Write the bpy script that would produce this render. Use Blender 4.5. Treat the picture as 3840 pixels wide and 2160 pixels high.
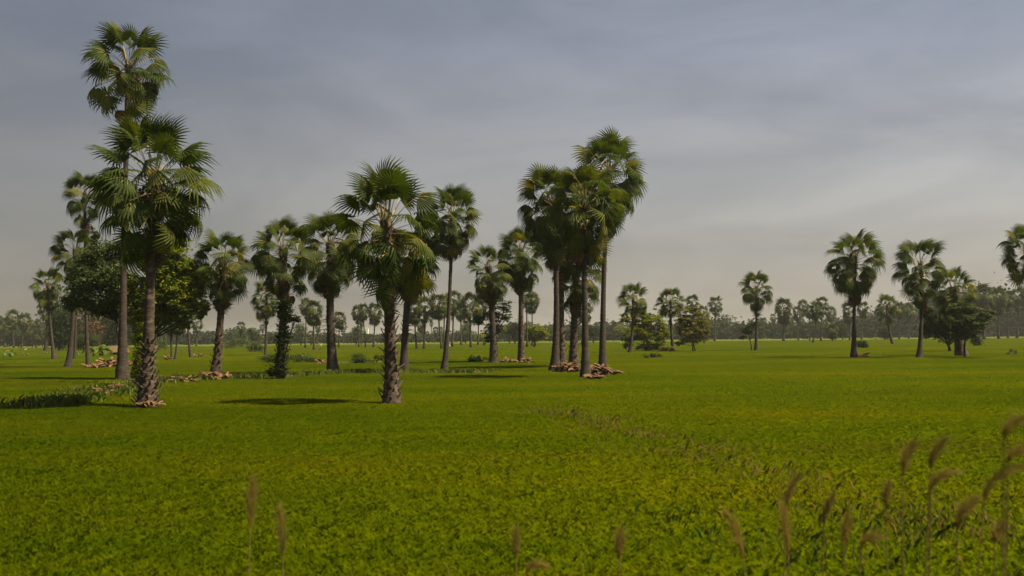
import bpy, math, random
import numpy as np
from mathutils import Vector, Matrix
random.seed(7)
rng = np.random.default_rng(11)
R = math.radians
for o in list(bpy.data.objects): bpy.data.objects.remove(o)
scene = bpy.context.scene
col = scene.collection

# ------------------------------------------------------------------ camera
CAM_H = 2.6
FPX = 35.0 / 36.0 * 3840.0
PITCH = math.atan(184.8 / FPX)
ROLL = -0.0100
cam_data = bpy.data.cameras.new('camera')
cam_data.lens = 35.0; cam_data.sensor_width = 36.0
cam_data.clip_start = 0.1; cam_data.clip_end = 9000.0
cam_data.dof.use_dof = True; cam_data.dof.focus_distance = 75.0; cam_data.dof.aperture_fstop = 1.4
cam = bpy.data.objects.new('camera', cam_data); col.objects.link(cam)
CAMM = Matrix.Translation((0, 0, CAM_H)) @ Matrix.Rotation(math.pi / 2 + PITCH, 4, 'X') @ Matrix.Rotation(ROLL, 4, 'Z')
cam.matrix_world = CAMM
scene.camera = cam

# ------------------------------------------------------------------ world and sun
SUN_DIR = Vector((0.64, -0.17, 1.0)).normalized()
SUN_EL = math.asin(SUN_DIR.z)
SUN_AZ = math.atan2(SUN_DIR.x, SUN_DIR.y)
world = bpy.data.worlds.new('World'); scene.world = world; world.use_nodes = True
wn = world.node_tree.nodes; wl = world.node_tree.links
for n in list(wn): wn.remove(n)
def N(tree, t, **kw):
    n = tree.nodes.new(t)
    for k, v in kw.items(): setattr(n, k, v)
    return n
wt = world.node_tree
w_out = N(wt, 'ShaderNodeOutputWorld'); w_bg = N(wt, 'ShaderNodeBackground')
w_sky = N(wt, 'ShaderNodeTexSky', sky_type='NISHITA')
w_sky.sun_disc = False; w_sky.sun_elevation = SUN_EL; w_sky.sun_rotation = SUN_AZ
w_sky.air_density = 1.0; w_sky.dust_density = 3.0; w_sky.ozone_density = 1.0
w_bg.inputs['Strength'].default_value = 0.05
wtc = N(wt, 'ShaderNodeTexCoord')
# thin high cloud veil: streaks by stretched noise over the direction
wmap = N(wt, 'ShaderNodeMapping'); wmap.inputs['Rotation'].default_value = (R(10), R(38), R(12)); wmap.inputs['Scale'].default_value = (1.6, 2.0, 5.0)
wno = N(wt, 'ShaderNodeTexNoise'); wno.inputs['Scale'].default_value = 2.3; wno.inputs['Detail'].default_value = 6.0; wno.inputs['Roughness'].default_value = 0.52; wno.inputs['Distortion'].default_value = 0.5
wra = N(wt, 'ShaderNodeValToRGB'); wra.color_ramp.elements[0].position = 0.40; wra.color_ramp.elements[1].position = 0.64
wra.color_ramp.elements[0].color = (0.0, 0.0, 0.0, 1); wra.color_ramp.elements[1].color = (1, 1, 1, 1)
wsep = N(wt, 'ShaderNodeSeparateXYZ')
whz = N(wt, 'ShaderNodeValToRGB')   # veil colour from the horizon (warm) to the zenith (cool)
els = whz.color_ramp.elements
els[0].position = 0.0; els[0].color = (3.72, 3.25, 2.5, 1)
els[1].position = 0.60; els[1].color = (2.0, 2.35, 3.05, 1)
e = els.new(0.14); e.color = (3.5, 3.5, 3.42, 1)
e = els.new(0.28); e.color = (2.55, 2.78, 3.35, 1)
wvm = N(wt, 'ShaderNodeMixRGB', blend_type='MULTIPLY'); wvm.inputs[0].default_value = 1.0
wra2 = N(wt, 'ShaderNodeMapRange'); wra2.inputs['To Min'].default_value = 0.86; wra2.inputs['To Max'].default_value = 0.97
wlift = N(wt, 'ShaderNodeMapRange'); wlift.inputs['To Min'].default_value = 0.96; wlift.inputs['To Max'].default_value = 1.18
wmix = N(wt, 'ShaderNodeMixRGB')
wl.new(wtc.outputs['Generated'], wmap.inputs['Vector']); wl.new(wmap.outputs[0], wno.inputs['Vector'])
wl.new(wno.outputs['Fac'], wra.inputs[0]); wl.new(wra.outputs[0], wra2.inputs['Value']); wl.new(wra.outputs[0], wlift.inputs['Value'])
wl.new(wtc.outputs['Generated'], wsep.inputs[0]); wl.new(wsep.outputs['Z'], whz.inputs[0])
wl.new(whz.outputs[0], wvm.inputs[1]); wl.new(wlift.outputs[0], wvm.inputs[2])
wgl = N(wt, 'ShaderNodeMath', operation='MULTIPLY_ADD'); wgl.inputs[1].default_value = 0.60; wgl.inputs[2].default_value = 1.0   # the veil glows towards the sun's side
wgm = N(wt, 'ShaderNodeMixRGB', blend_type='MULTIPLY'); wgm.inputs[0].default_value = 1.0
wl.new(wsep.outputs['X'], wgl.inputs[0]); wl.new(wvm.outputs[0], wgm.inputs[1]); wl.new(wgl.outputs[0], wgm.inputs[2])
wl.new(w_sky.outputs[0], wmix.inputs[1]); wl.new(wgm.outputs[0], wmix.inputs[2]); wl.new(wra2.outputs[0], wmix.inputs[0])
wl.new(wmix.outputs[0], w_bg.inputs['Color']); wl.new(w_bg.outputs[0], w_out.inputs['Surface'])

sun_d = bpy.data.lights.new('sun', 'SUN'); sun_d.energy = 5.0; sun_d.angle = R(0.9); sun_d.color = (1.0, 0.84, 0.58)
sun = bpy.data.objects.new('sun', sun_d); col.objects.link(sun)
sun.rotation_euler = SUN_DIR.to_track_quat('Z', 'Y').to_euler(); sun.location = (40, 0, 60)

vs = scene.view_settings
scene.display_settings.display_device = 'sRGB'
vs.view_transform = 'Standard'; vs.look = 'None'; vs.gamma = 1.0; vs.use_curve_mapping = False
vs.exposure = 0.95
scene.cycles.use_denoising = True
scene.cycles.max_bounces = 6; scene.cycles.diffuse_bounces = 4; scene.cycles.glossy_bounces = 2
scene.cycles.transmission_bounces = 3; scene.cycles.transparent_max_bounces = 6; scene.cycles.volume_bounces = 1
scene.cycles.caustics_reflective = False; scene.cycles.caustics_refractive = False

# ------------------------------------------------------------------ pixel -> place
def ray(px, py):
    v = CAMM.to_3x3() @ Vector((px - 1920.0, 1080.0 - py, -FPX))
    return v / v.y
def ground(px, py):
    v = ray(px, py); t = CAM_H / -v.z
    return Vector((v.x * t, t, 0.0))
def at(px, py, Y):
    v = ray(px, py)
    return Vector((v.x * Y, Y, CAM_H + v.z * Y))
def hor(px): return 1284.0 - 0.01 * px

# ------------------------------------------------------------------ object helpers
def tag(o, label=None, cat=None, group=None, kind=None):
    if label: o['label'] = label
    if cat: o['category'] = cat
    if group: o['group'] = group
    if kind: o['kind'] = kind
    return o
def empty(name, loc, label, cat, group=None):
    o = bpy.data.objects.new(name, None); o.empty_display_size = 0.3; col.objects.link(o); o.location = loc
    return tag(o, label, cat, group)
def link(name, me, parent=None):
    o = bpy.data.objects.new(name, me); col.objects.link(o); o.parent = parent
    return o
def mesh_np(name, V, F, mats, mi=None, smooth=False):
    me = bpy.data.meshes.new(name)
    V = np.asarray(V, float)
    if isinstance(F, np.ndarray):
        k = F.shape[1]; nf = F.shape[0]
        me.vertices.add(len(V)); me.vertices.foreach_set('co', V.astype(np.float32).ravel())
        me.loops.add(nf * k); me.loops.foreach_set('vertex_index', F.astype(np.int32).ravel())
        me.polygons.add(nf); me.polygons.foreach_set('loop_start', (np.arange(nf) * k).astype(np.int32))
        me.update(calc_edges=True)
    else:
        me.from_pydata([tuple(v) for v in V], [], F); me.update()
    for m in mats: me.materials.append(m)
    if mi is not None: me.polygons.foreach_set('material_index', np.asarray(mi, np.int32))
    if smooth: me.polygons.foreach_set('use_smooth', np.ones(len(me.polygons), bool))
    me.update()
    return me
class MB:
    def __init__(s): s.v = []; s.f = []; s.m = []
    def add(s, V, F, m=0):
        b = len(s.v); s.v.extend([tuple(p) for p in V]); s.f.extend([tuple(b + i for i in f) for f in F]); s.m.extend([m] * len(F))
    def tube(s, pts, rad, sides=7, m=0, cap=True, wob=0.0):
        pts = [Vector(p) for p in pts]; V = []; F = []
        for i, p in enumerate(pts):
            a = pts[min(i + 1, len(pts) - 1)] - pts[max(i - 1, 0)]
            a.normalize(); u = a.orthogonal() if abs(a.z) < 0.9 else Vector((1, 0, 0)) - a * a.x
            u.normalize(); w = a.cross(u)
            for k in range(sides):
                t = 2 * math.pi * k / sides
                r = rad[i] * (1 + (random.uniform(-wob, wob) if wob else 0))
                V.append(p + (u * math.cos(t) + w * math.sin(t)) * r)
        for i in range(len(pts) - 1):
            for k in range(sides):
                F.append((i * sides + k, i * sides + (k + 1) % sides, (i + 1) * sides + (k + 1) % sides, (i + 1) * sides + k))
        if cap:
            F.append(tuple(range(sides - 1, -1, -1))); F.append(tuple((len(pts) - 1) * sides + k for k in range(sides)))
        s.add(V, F, m)
    def box(s, c, d, m=0):
        x, y, z = c; a, b, h = d[0] / 2, d[1] / 2, d[2] / 2
        V = [(x + i * a, y + j * b, z + k * h) for i in (-1, 1) for j in (-1, 1) for k in (-1, 1)]
        s.add(V, [(0, 1, 3, 2), (4, 6, 7, 5), (0, 4, 5, 1), (2, 3, 7, 6), (0, 2, 6, 4), (1, 5, 7, 3)], m)
    def mesh(s, name, mats, smooth=False): return mesh_np(name, s.v, s.f, mats, s.m, smooth)

# ------------------------------------------------------------------ materials
def ramp(t, fac, stops):
    r = N(t, 'ShaderNodeValToRGB'); el = r.color_ramp.elements
    el[0].position, el[0].color = stops[0][0], (*stops[0][1], 1); el[1].position, el[1].color = stops[-1][0], (*stops[-1][1], 1)
    for p, c in stops[1:-1]:
        e = el.new(p); e.color = (*c, 1)
    t.links.new(fac, r.inputs[0]); return r.outputs[0]
def noise(t, scale, detail=3, vec=None, rough=0.55):
    n = N(t, 'ShaderNodeTexNoise'); n.inputs['Scale'].default_value = scale; n.inputs['Detail'].default_value = detail; n.inputs['Roughness'].default_value = rough
    if vec is not None: t.links.new(vec, n.inputs['Vector'])
    return n.outputs['Fac']
def mul(t, a, b):
    m = N(t, 'ShaderNodeMixRGB', blend_type='MULTIPLY'); m.inputs[0].default_value = 1
    t.links.new(a, m.inputs[1]); t.links.new(b, m.inputs[2]); return m.outputs[0]
def mixc(t, f, a, b):
    m = N(t, 'ShaderNodeMixRGB')
    if isinstance(f, float): m.inputs[0].default_value = f
    else: t.links.new(f, m.inputs[0])
    t.links.new(a, m.inputs[1]); t.links.new(b, m.inputs[2]); return m.outputs[0]
def new_mat(name):
    m = bpy.data.materials.new(name); m.use_nodes = True; t = m.node_tree
    for n in list(t.nodes): t.nodes.remove(n)
    o = N(t, 'ShaderNodeOutputMaterial'); return m, t, o
def leaf_mat(name, stops, src='object', trans=0.35, tcol=(1.3, 1.25, 0.5), rough=0.5, spec=0.35, noise_scale=3.0):
    m, t, o = new_mat(name)
    p = N(t, 'ShaderNodeBsdfPrincipled'); tr = N(t, 'ShaderNodeBsdfTranslucent'); mx = N(t, 'ShaderNodeMixShader')
    if src == 'object': f = N(t, 'ShaderNodeObjectInfo').outputs['Random']
    elif src == 'island': f = N(t, 'ShaderNodeNewGeometry').outputs['Random Per Island']
    c = ramp(t, f, stops)
    g = N(t, 'ShaderNodeNewGeometry')
    nn = noise(t, noise_scale, 3, g.outputs['Position'])
    c = mul(t, c, ramp(t, nn, [(0.3, (0.72, 0.76, 0.8)), (0.7, (1.25, 1.2, 1.05))]))
    t.links.new(c, p.inputs['Base Color']); p.inputs['Roughness'].default_value = rough; p.inputs['Specular IOR Level'].default_value = spec
    rgb = N(t, 'ShaderNodeRGB'); rgb.outputs[0].default_value = (*tcol, 1)
    t.links.new(mul(t, c, rgb.outputs[0]), tr.inputs['Color'])
    mx.inputs[0].default_value = trans
    t.links.new(p.outputs[0], mx.inputs[1]); t.links.new(tr.outputs[0], mx.inputs[2]); t.links.new(mx.outputs[0], o.inputs['Surface'])
    return m
def plain_mat(name, stops, scale=4.0, rough=0.85, stretch=(1, 1, 1), bump=0.0, bscale=20.0, detail=4, spec=0.25):
    m, t, o = new_mat(name)
    p = N(t, 'ShaderNodeBsdfPrincipled'); g = N(t, 'ShaderNodeNewGeometry'); mp = N(t, 'ShaderNodeMapping'); mp.inputs['Scale'].default_value = stretch
    t.links.new(g.outputs['Position'], mp.inputs['Vector'])
    c = ramp(t, noise(t, scale, detail, mp.outputs[0]), stops)
    t.links.new(c, p.inputs['Base Color']); p.inputs['Roughness'].default_value = rough; p.inputs['Specular IOR Level'].default_value = spec
    if bump:
        b = N(t, 'ShaderNodeBump'); b.inputs['Strength'].default_value = bump; b.inputs['Distance'].default_value = 0.05
        t.links.new(noise(t, bscale, 5, mp.outputs[0]), b.inputs['Height']); t.links.new(b.outputs[0], p.inputs['Normal'])
    t.links.new(p.outputs[0], o.inputs['Surface']); return m

M = {}
M['frond'] = leaf_mat('palm_frond', [(0, (0.034, 0.056, 0.011)), (0.6, (0.050, 0.076, 0.012)), (0.9, (0.080, 0.098, 0.014)), (0.985, (0.12, 0.118, 0.02)), (1, (0.15, 0.13, 0.025))], 'object', 0.35, (1.55, 1.5, 0.32), 0.6, 0.14)
M['frond_far'] = leaf_mat('palm_frond_far', [(0, (0.030, 0.048, 0.011)), (0.6, (0.045, 0.064, 0.012)), (0.9, (0.07, 0.085, 0.015)), (1, (0.11, 0.10, 0.025))], 'island', 0.28, (1.4, 1.4, 0.4), 0.6, 0.12)
M['dead'] = leaf_mat('dead_frond', [(0, (0.055, 0.036, 0.022)), (0.6, (0.085, 0.052, 0.028)), (0.9, (0.15, 0.085, 0.04)), (1, (0.26, 0.15, 0.07))], 'object', 0.12, (1.2, 1.0, 0.7), 0.75, 0.15)
M['dead_far'] = leaf_mat('dead_frond_far', [(0, (0.05, 0.036, 0.022)), (1, (0.13, 0.08, 0.04))], 'island', 0.1, (1.2, 1.0, 0.7), 0.75, 0.15)
M['petiole'] = plain_mat('petiole', [(0.3, (0.14, 0.11, 0.03)), (0.7, (0.30, 0.21, 0.055))], 3.0, 0.5)
M['trunk'] = plain_mat('palm_bark', [(0.25, (0.028, 0.023, 0.018)), (0.5, (0.048, 0.039, 0.030)), (0.75, (0.090, 0.073, 0.057))], 2.2, 0.9, (1, 1, 5), 0.6, 9.0, 5)
M['trunk_old'] = plain_mat('old_palm_bark', [(0.25, (0.028, 0.022, 0.016)), (0.5, (0.062, 0.046, 0.034)), (0.75, (0.17, 0.13, 0.10))], 3.2, 0.92, (1, 1, 2), 0.8, 8.0, 5)
M['stub'] = plain_mat('frond_stub', [(0.3, (0.035, 0.025, 0.018)), (0.7, (0.14, 0.10, 0.068))], 5.0, 0.85)
M['wood'] = plain_mat('tree_bark', [(0.3, (0.022, 0.018, 0.014)), (0.7, (0.055, 0.044, 0.033))], 5.0, 0.9)
M['fruit'] = plain_mat('palm_fruit', [(0.3, (0.03, 0.018, 0.02)), (0.7, (0.09, 0.05, 0.035))], 6.0, 0.4)
M['husk'] = plain_mat('dry_husk', [(0.3, (0.05, 0.028, 0.014)), (0.5, (0.135, 0.075, 0.036)), (0.75, (0.27, 0.165, 0.085))], 5.0, 0.8)
M['earth'] = plain_mat('bank_earth', [(0.3, (0.03, 0.045, 0.008)), (0.55, (0.05, 0.05, 0.012)), (0.75, (0.11, 0.066, 0.03))], 1.3, 0.95, (1, 1, 1), 0.5, 14.0)
M['straw'] = plain_mat('straw', [(0.3, (0.11, 0.065, 0.03)), (0.7, (0.22, 0.135, 0.07))], 3.0, 0.9, (4, 4, 1), 0.5, 20)
M['white'] = plain_mat('white_feather', [(0.3, (0.7, 0.7, 0.66)), (0.7, (0.82, 0.82, 0.8))], 5.0, 0.6)
M['dark'] = plain_mat('dark_wood', [(0.3, (0.03, 0.024, 0.02)), (0.7, (0.07, 0.055, 0.04))], 5.0, 0.8)
M['wall'] = plain_mat('white_render', [(0.3, (0.66, 0.62, 0.56)), (0.7, (0.8, 0.76, 0.7))], 0.5, 0.8)
M['glass'] = plain_mat('dark_window', [(0.3, (0.04, 0.045, 0.05)), (0.7, (0.09, 0.09, 0.09))], 0.5, 0.25)
M['broad'] = leaf_mat('broad_leaf', [(0, (0.075, 0.125, 0.012)), (0.5, (0.13, 0.185, 0.014)), (0.85, (0.21, 0.23, 0.016)), (1, (0.29, 0.22, 0.02))], 'island', 0.42, (1.5, 1.4, 0.35), 0.6, 0.12, 0.6)
M['broad_dark'] = leaf_mat('dark_leaf', [(0, (0.022, 0.040, 0.011)), (0.6, (0.034, 0.058, 0.014)), (1, (0.06, 0.085, 0.018))], 'island', 0.25, (1.3, 1.4, 0.5), 0.6, 0.12, 0.6)
M['woods'] = leaf_mat('far_wood_leaf', [(0, (0.012, 0.021, 0.005)), (0.6, (0.018, 0.030, 0.007)), (1, (0.028, 0.040, 0.009))], 'island', 0.15, (1.3, 1.4, 0.5), 0.8, 0.04, 0.02)  # leaf colour darkened to stand in for the self-shadow of a dense canopy
M['broad_grey'] = leaf_mat('grey_green_leaf', [(0, (0.048, 0.078, 0.028)), (0.6, (0.070, 0.105, 0.036)), (1, (0.11, 0.13, 0.04))], 'island', 0.3, (1.3, 1.3, 0.6), 0.55, 0.2, 0.6)
M['broad_yellow'] = leaf_mat('yellowing_leaf', [(0, (0.07, 0.095, 0.022)), (0.5, (0.13, 0.145, 0.032)), (1, (0.23, 0.18, 0.045))], 'island', 0.35, (1.3, 1.2, 0.5), 0.55, 0.2, 0.6)
M['broad_rust'] = leaf_mat('rusty_leaf', [(0, (0.05, 0.055, 0.02)), (0.5, (0.12, 0.08, 0.04)), (1, (0.26, 0.14, 0.09))], 'island', 0.3, (1.2, 1.0, 0.6), 0.55, 0.2, 0.6)
M['banana'] = leaf_mat('banana_leaf', [(0, (0.06, 0.11, 0.012)), (0.6, (0.10, 0.16, 0.015)), (1, (0.24, 0.19, 0.03))], 'object', 0.4, (1.5, 1.5, 0.3), 0.4, 0.4)
M['dry'] = leaf_mat('dry_grass', [(0, (0.13, 0.13, 0.02)), (0.5, (0.24, 0.18, 0.06)), (0.8, (0.30, 0.22, 0.09)), (1, (0.12, 0.15, 0.02))], 'island', 0.3, (1.2, 1.1, 0.7), 0.7, 0.15)
M['plume'] = leaf_mat('seed_plume', [(0, (0.19, 0.155, 0.035)), (1, (0.30, 0.23, 0.06))], 'island', 0.45, (1.1, 1.0, 0.9), 0.7, 0.1)
M['tallgreen'] = leaf_mat('tall_grass_blade', [(0, (0.07, 0.12, 0.016)), (0.7, (0.11, 0.165, 0.015)), (1, (0.22, 0.20, 0.05))], 'island', 0.35, (1.3, 1.3, 0.5), 0.5, 0.3)

def field_colour(t, island=True):
    """large soft patches of yellow-green, deep green and a little brown, by place in the field"""
    g = N(t, 'ShaderNodeNewGeometry')
    mp = N(t, 'ShaderNodeMapping'); mp.inputs['Scale'].default_value = (0.035, 0.09, 0.0); t.links.new(g.outputs['Position'], mp.inputs['Vector'])
    big = noise(t, 1.0, 4, mp.outputs[0], 0.6)
    c = ramp(t, big, [(0.32, (0.120, 0.195, 0.003)), (0.5, (0.175, 0.230, 0.003)), (0.66, (0.24, 0.255, 0.004))])
    mp2 = N(t, 'ShaderNodeMapping'); mp2.inputs['Scale'].default_value = (0.02, 0.16, 0.0); mp2.inputs['Location'].default_value = (7, 3, 0); t.links.new(g.outputs['Position'], mp2.inputs['Vector'])
    br = noise(t, 1.0, 3, mp2.outputs[0], 0.6)
    tan = N(t, 'ShaderNodeRGB'); tan.outputs[0].default_value = (0.17, 0.125, 0.022, 1)
    f = ramp(t, br, [(0.60, (0, 0, 0)), (0.76, (0.45, 0.45, 0.45))])
    c = mixc(t, f, c, tan.outputs[0])
    md = noise(t, 1.6, 4, g.outputs['Position'], 0.6)
    c = mul(t, c, ramp(t, md, [(0.30, (0.80, 0.88, 0.9)), (0.5, (1, 1, 1)), (0.72, (1.20, 1.13, 1.0))]))
    if island:
        c = mul(t, c, ramp(t, g.outputs['Random Per Island'], [(0, (0.84, 0.92, 0.8)), (0.6, (1.0, 1.0, 1.0)), (1, (1.2, 1.1, 1.0))]))
    return c
m, t, o = new_mat('rice_leaf')
p = N(t, 'ShaderNodeBsdfPrincipled'); tr = N(t, 'ShaderNodeBsdfTranslucent'); mx = N(t, 'ShaderNodeMixShader'); mx.inputs[0].default_value = 0.42
c = field_colour(t); t.links.new(c, p.inputs['Base Color']); p.inputs['Roughness'].default_value = 0.8; p.inputs['Specular IOR Level'].default_value = 0.04
rgb = N(t, 'ShaderNodeRGB'); rgb.outputs[0].default_value = (1.2, 1.15, 0.4, 1); t.links.new(mul(t, c, rgb.outputs[0]), tr.inputs['Color'])
t.links.new(p.outputs[0], mx.inputs[1]); t.links.new(tr.outputs[0], mx.inputs[2]); t.links.new(mx.outputs[0], o.inputs['Surface'])
M['rice'] = m
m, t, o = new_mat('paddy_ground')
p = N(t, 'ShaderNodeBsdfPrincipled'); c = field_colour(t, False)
dk = N(t, 'ShaderNodeRGB'); dk.outputs[0].default_value = (0.48, 0.48, 0.5, 1)  # field colour darkened in place of the self-shadowing among rice blades
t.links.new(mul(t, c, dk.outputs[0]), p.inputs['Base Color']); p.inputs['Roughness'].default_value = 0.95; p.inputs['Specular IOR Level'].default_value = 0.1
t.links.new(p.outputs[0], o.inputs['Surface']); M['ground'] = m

# ------------------------------------------------------------------ ground, haze
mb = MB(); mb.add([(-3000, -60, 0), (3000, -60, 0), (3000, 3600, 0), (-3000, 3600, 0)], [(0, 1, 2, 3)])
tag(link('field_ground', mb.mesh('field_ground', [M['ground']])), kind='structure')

def haze(density):
    mb = MB(); mb.box((0, 1765, 14.5), (6100, 3690, 31.5))
    m, t, o = new_mat('haze_air'); v = N(t, 'ShaderNodeVolumePrincipled')
    v.inputs['Color'].default_value = (0.90, 0.90, 0.92, 1); v.inputs['Density'].default_value = density; v.inputs['Anisotropy'].default_value = 0.2
    t.links.new(v.outputs[0], o.inputs['Volume'])
    ob = link('haze', mb.mesh('haze', [m])); tag(ob, kind='stuff')
haze(0.00012)

# earth banks: raised strips between the paddies, with mounds where palms stand
def bank(name, pts, width, height, mounds=()):
    P = [ground(*q) for q in pts]
    mb = MB(); V = []; F = []; prof = [(-0.5, -0.03), (-0.3, 0.6), (-0.1, 1.0), (0.12, 0.95), (0.32, 0.55), (0.5, -0.03)]
    dense = []
    for a, b in zip(P[:-1], P[1:]):
        n = max(2, int((b - a).length / 0.45))
        dense += [a.lerp(b, i / n) for i in range(n)]
    dense.append(P[-1])
    for i, p in enumerate(dense):
        d = (dense[min(i + 1, len(dense) - 1)] - dense[max(i - 1, 0)]).normalized(); s = Vector((d.y, -d.x, 0))
        h = height * random.uniform(0.75, 1.25); w = width * random.uniform(0.85, 1.15)
        for mx_, my_, mh, mw in mounds:
            q = ground(mx_, my_); r = (q - p).length / mw
            if r < 1: k = (1 - r * r) ** 2; h += mh * 0.25 * k; w += mw * 0.3 * k
        for u, z in prof:
            j = random.uniform(-0.04, 0.04)
            V.append(p + s * (u * w + j) + Vector((0, 0, max(-0.03, z * h + (j if z > 0 else 0)))))
    k = len(prof)
    for i in range(len(dense) - 1):
        for j in range(k - 1): F.append((i * k + j, i * k + j + 1, (i + 1) * k + j + 1, (i + 1) * k + j))
    mb.add(V, F); return tag(link(name, mb.mesh(name, [M['earth']], True)), kind='structure')
bank('earth_bank', [(150, 1535), (330, 1500), (420, 1472), (520, 1446), (700, 1431), (810, 1424), (930, 1421), (1050, 1419), (1250, 1405), (1515, 1402), (1664, 1404), (1800, 1402)], 1.5, 0.22,
     [(803, 1424, 0.35, 1.8), (1050, 1419, 0.30, 2.2), (1250, 1405, 0.3, 1.9), (1515, 1402, 0.4, 1.8), (1664, 1404, 0.2, 1.4), (370, 1490, 0.25, 1.0), (445, 1462, 0.3, 1.2), (285, 1512, 0.25, 1.2)])
bank('earth_bank', [(960, 1352), (1090, 1350), (1210, 1362), (1330, 1365), (1430, 1362)], 1.6, 0.2, [(1060, 1350, 0.45, 3.0), (1130, 1352, 0.4, 2.4), (1340, 1365, 0.25, 2)])
bank('earth_bank', [(2010, 1535), (2200, 1585), (2480, 1660), (2760, 1760), (3050, 1850), (3400, 1960), (3900, 2110)], 1.0, 0.025)

# ------------------------------------------------------------------ palm leaf meshes (unit: reach 1 from the trunk to the tip)
def fan_leaf(name, bend, fold, span, nseg, closed=0.0, mats=('frond', 'petiole'), seed=0, lod=1, ragged=0.0):
    rd = random.Random(seed); mb = MB()
    Lp = 0.585; Rb = 0.43
    # petiole arc
    pts = []; a = 0.0; p = Vector((0, 0, 0)); n = 6 if lod else 2
    for i in range(n + 1):
        pts.append(p.copy()); a = -bend * 0.55 * (i / n) ** 1.5
        p = p + Vector((math.cos(a), 0, math.sin(a))) * (Lp / n)
    end = pts[-1]
    if lod:
        for i in range(n):
            w0 = 0.012 * (1 - i / n * 0.55) + (0.02 if i == 0 else 0); w1 = 0.012 * (1 - (i + 1) / n * 0.55)
            A, B = pts[i], pts[i + 1]
            V = [A + Vector((0, w0, 0)), A + Vector((0, -w0, 0)), A + Vector((0, 0, -w0 * 0.8)), B + Vector((0, w1, 0)), B + Vector((0, -w1, 0)), B + Vector((0, 0, -w1 * 0.8))]
            mb.add(V, [(0, 3, 4, 1), (1, 4, 5, 2), (2, 5, 3, 0)], 1)
    base_a = -bend * 0.55
    # fan
    def pos(th, r, lift):
        # th: angle in the fan, r: radius; costapalmate arch and fold
        x = r * math.cos(th); y = r * math.sin(th) * (1 - 0.72 * closed)
        z = -fold * abs(math.sin(th)) * r * 0.9 + lift
        al = base_a - bend * 0.55 * max(0.0, x / Rb) ** 1.2 - 0.25 * (r / Rb) ** 2.2 * 0.5
        return end + Vector((x * math.cos(al) - z * math.sin(al) * 0.6, y, x * math.sin(al) + z - 0.13 * (r / Rb) ** 3 * Rb - (r * 0.35 * closed if r > 0.5 * Rb else 0)))
    V = []; F = []
    half = span / 2
    edges = [-half + span * i / nseg for i in range(nseg + 1)]
    r1, r2 = 0.07 * Rb, 0.42 * Rb
    stations = [r1, r2 * 0.6, r2] if lod else [r1, r2]
    ns = len(stations)
    grid = {}
    for i in range(2 * nseg + 1):
        th = -half + span * i / (2 * nseg)
        for s, r in enumerate(stations):
            lf = (0.0 if i % 2 == 0 else 0.05 * r)
            grid[i, s] = len(V); V.append(pos(th, r, lf))
    for i in range(2 * nseg):
        for s in range(ns - 1): F.append((grid[i, s], grid[i + 1, s], grid[i + 1, s + 1], grid[i, s + 1]))
    for k in range(nseg):
        thm = (edges[k] + edges[k + 1]) / 2
        L = Rb * (0.82 + 0.18 * math.cos(thm * 0.75)) * rd.uniform(0.86, 1.06)
        if ragged and rd.random() < ragged: L *= rd.uniform(0.62, 0.85)
        thj = thm + rd.uniform(-0.02, 0.02)
        dz = rd.uniform(-0.05, 0.02) * (1 + 3 * ragged)
        w = span / nseg * 0.27
        rm = (r2 + L) / 2 * 1.0
        a_ = len(V)
        V.append(pos(thj - w, rm, 0)); V.append(pos(thj, rm, 0.035 * rm)); V.append(pos(thj + w, rm, 0)); V.append(pos(thj, L, dz))
        i0, i1, i2 = grid[2 * k, ns - 1], grid[2 * k + 1, ns - 1], grid[2 * k + 2, ns - 1]
        F += [(i0, i1, a_ + 1, a_), (i1, i2, a_ + 2, a_ + 1), (a_, a_ + 1, a_ + 3), (a_ + 1, a_ + 2, a_ + 3)]
    mb.add(V, F, 0)
    if lod:   # the costa: pale ribs running from the stalk into the blade
        for th0, ln in ((0, 0.62), (0.45, 0.5), (-0.45, 0.5), (1.0, 0.42), (-1.0, 0.42)):
            q = [pos(th0, Rb * 0.02, 0.004), pos(th0 - 0.035, Rb * ln * 0.5, 0.012), pos(th0, Rb * ln, 0.012), pos(th0 + 0.035, Rb * ln * 0.5, 0.012)]
            mb.add([Vector(p) + Vector((0, 0, 0.008)) for p in q], [(0, 1, 2, 3)], 1)
    me = mb.mesh(name, [M[mats[0]], M[mats[1]]])
    return me
LEAF_UP = [fan_leaf('leaf_blade', b, f, R(s), 24, seed=i) for i, (b, f, s) in enumerate([(0.15, 0.35, 250), (0.35, 0.5, 270), (0.25, 0.2, 235)])]
LEAF_MID = [fan_leaf('leaf_blade', b, f, R(s), 24, seed=i + 10, ragged=0.1) for i, (b, f, s) in enumerate([(0.7, 0.45, 275), (0.95, 0.6, 260), (0.55, 0.3, 280), (1.2, 0.5, 250)])]
LEAF_LOW = [fan_leaf('leaf_blade', b, f, R(s), 22, seed=i + 20, ragged=0.2) for i, (b, f, s) in enumerate([(0.7, 0.55, 260), (0.5, 0.75, 250), (0.9, 0.45, 240)])]
LEAF_DEAD = [fan_leaf('dead_leaf_blade', b, f, R(s), 18, c_, ('dead', 'dead'), seed=i + 30, ragged=0.5) for i, (b, f, s, c_) in enumerate([(0.6, 1.0, 230, 0.45), (0.3, 1.3, 210, 0.7), (0.8, 0.9, 240, 0.3)])]

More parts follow.
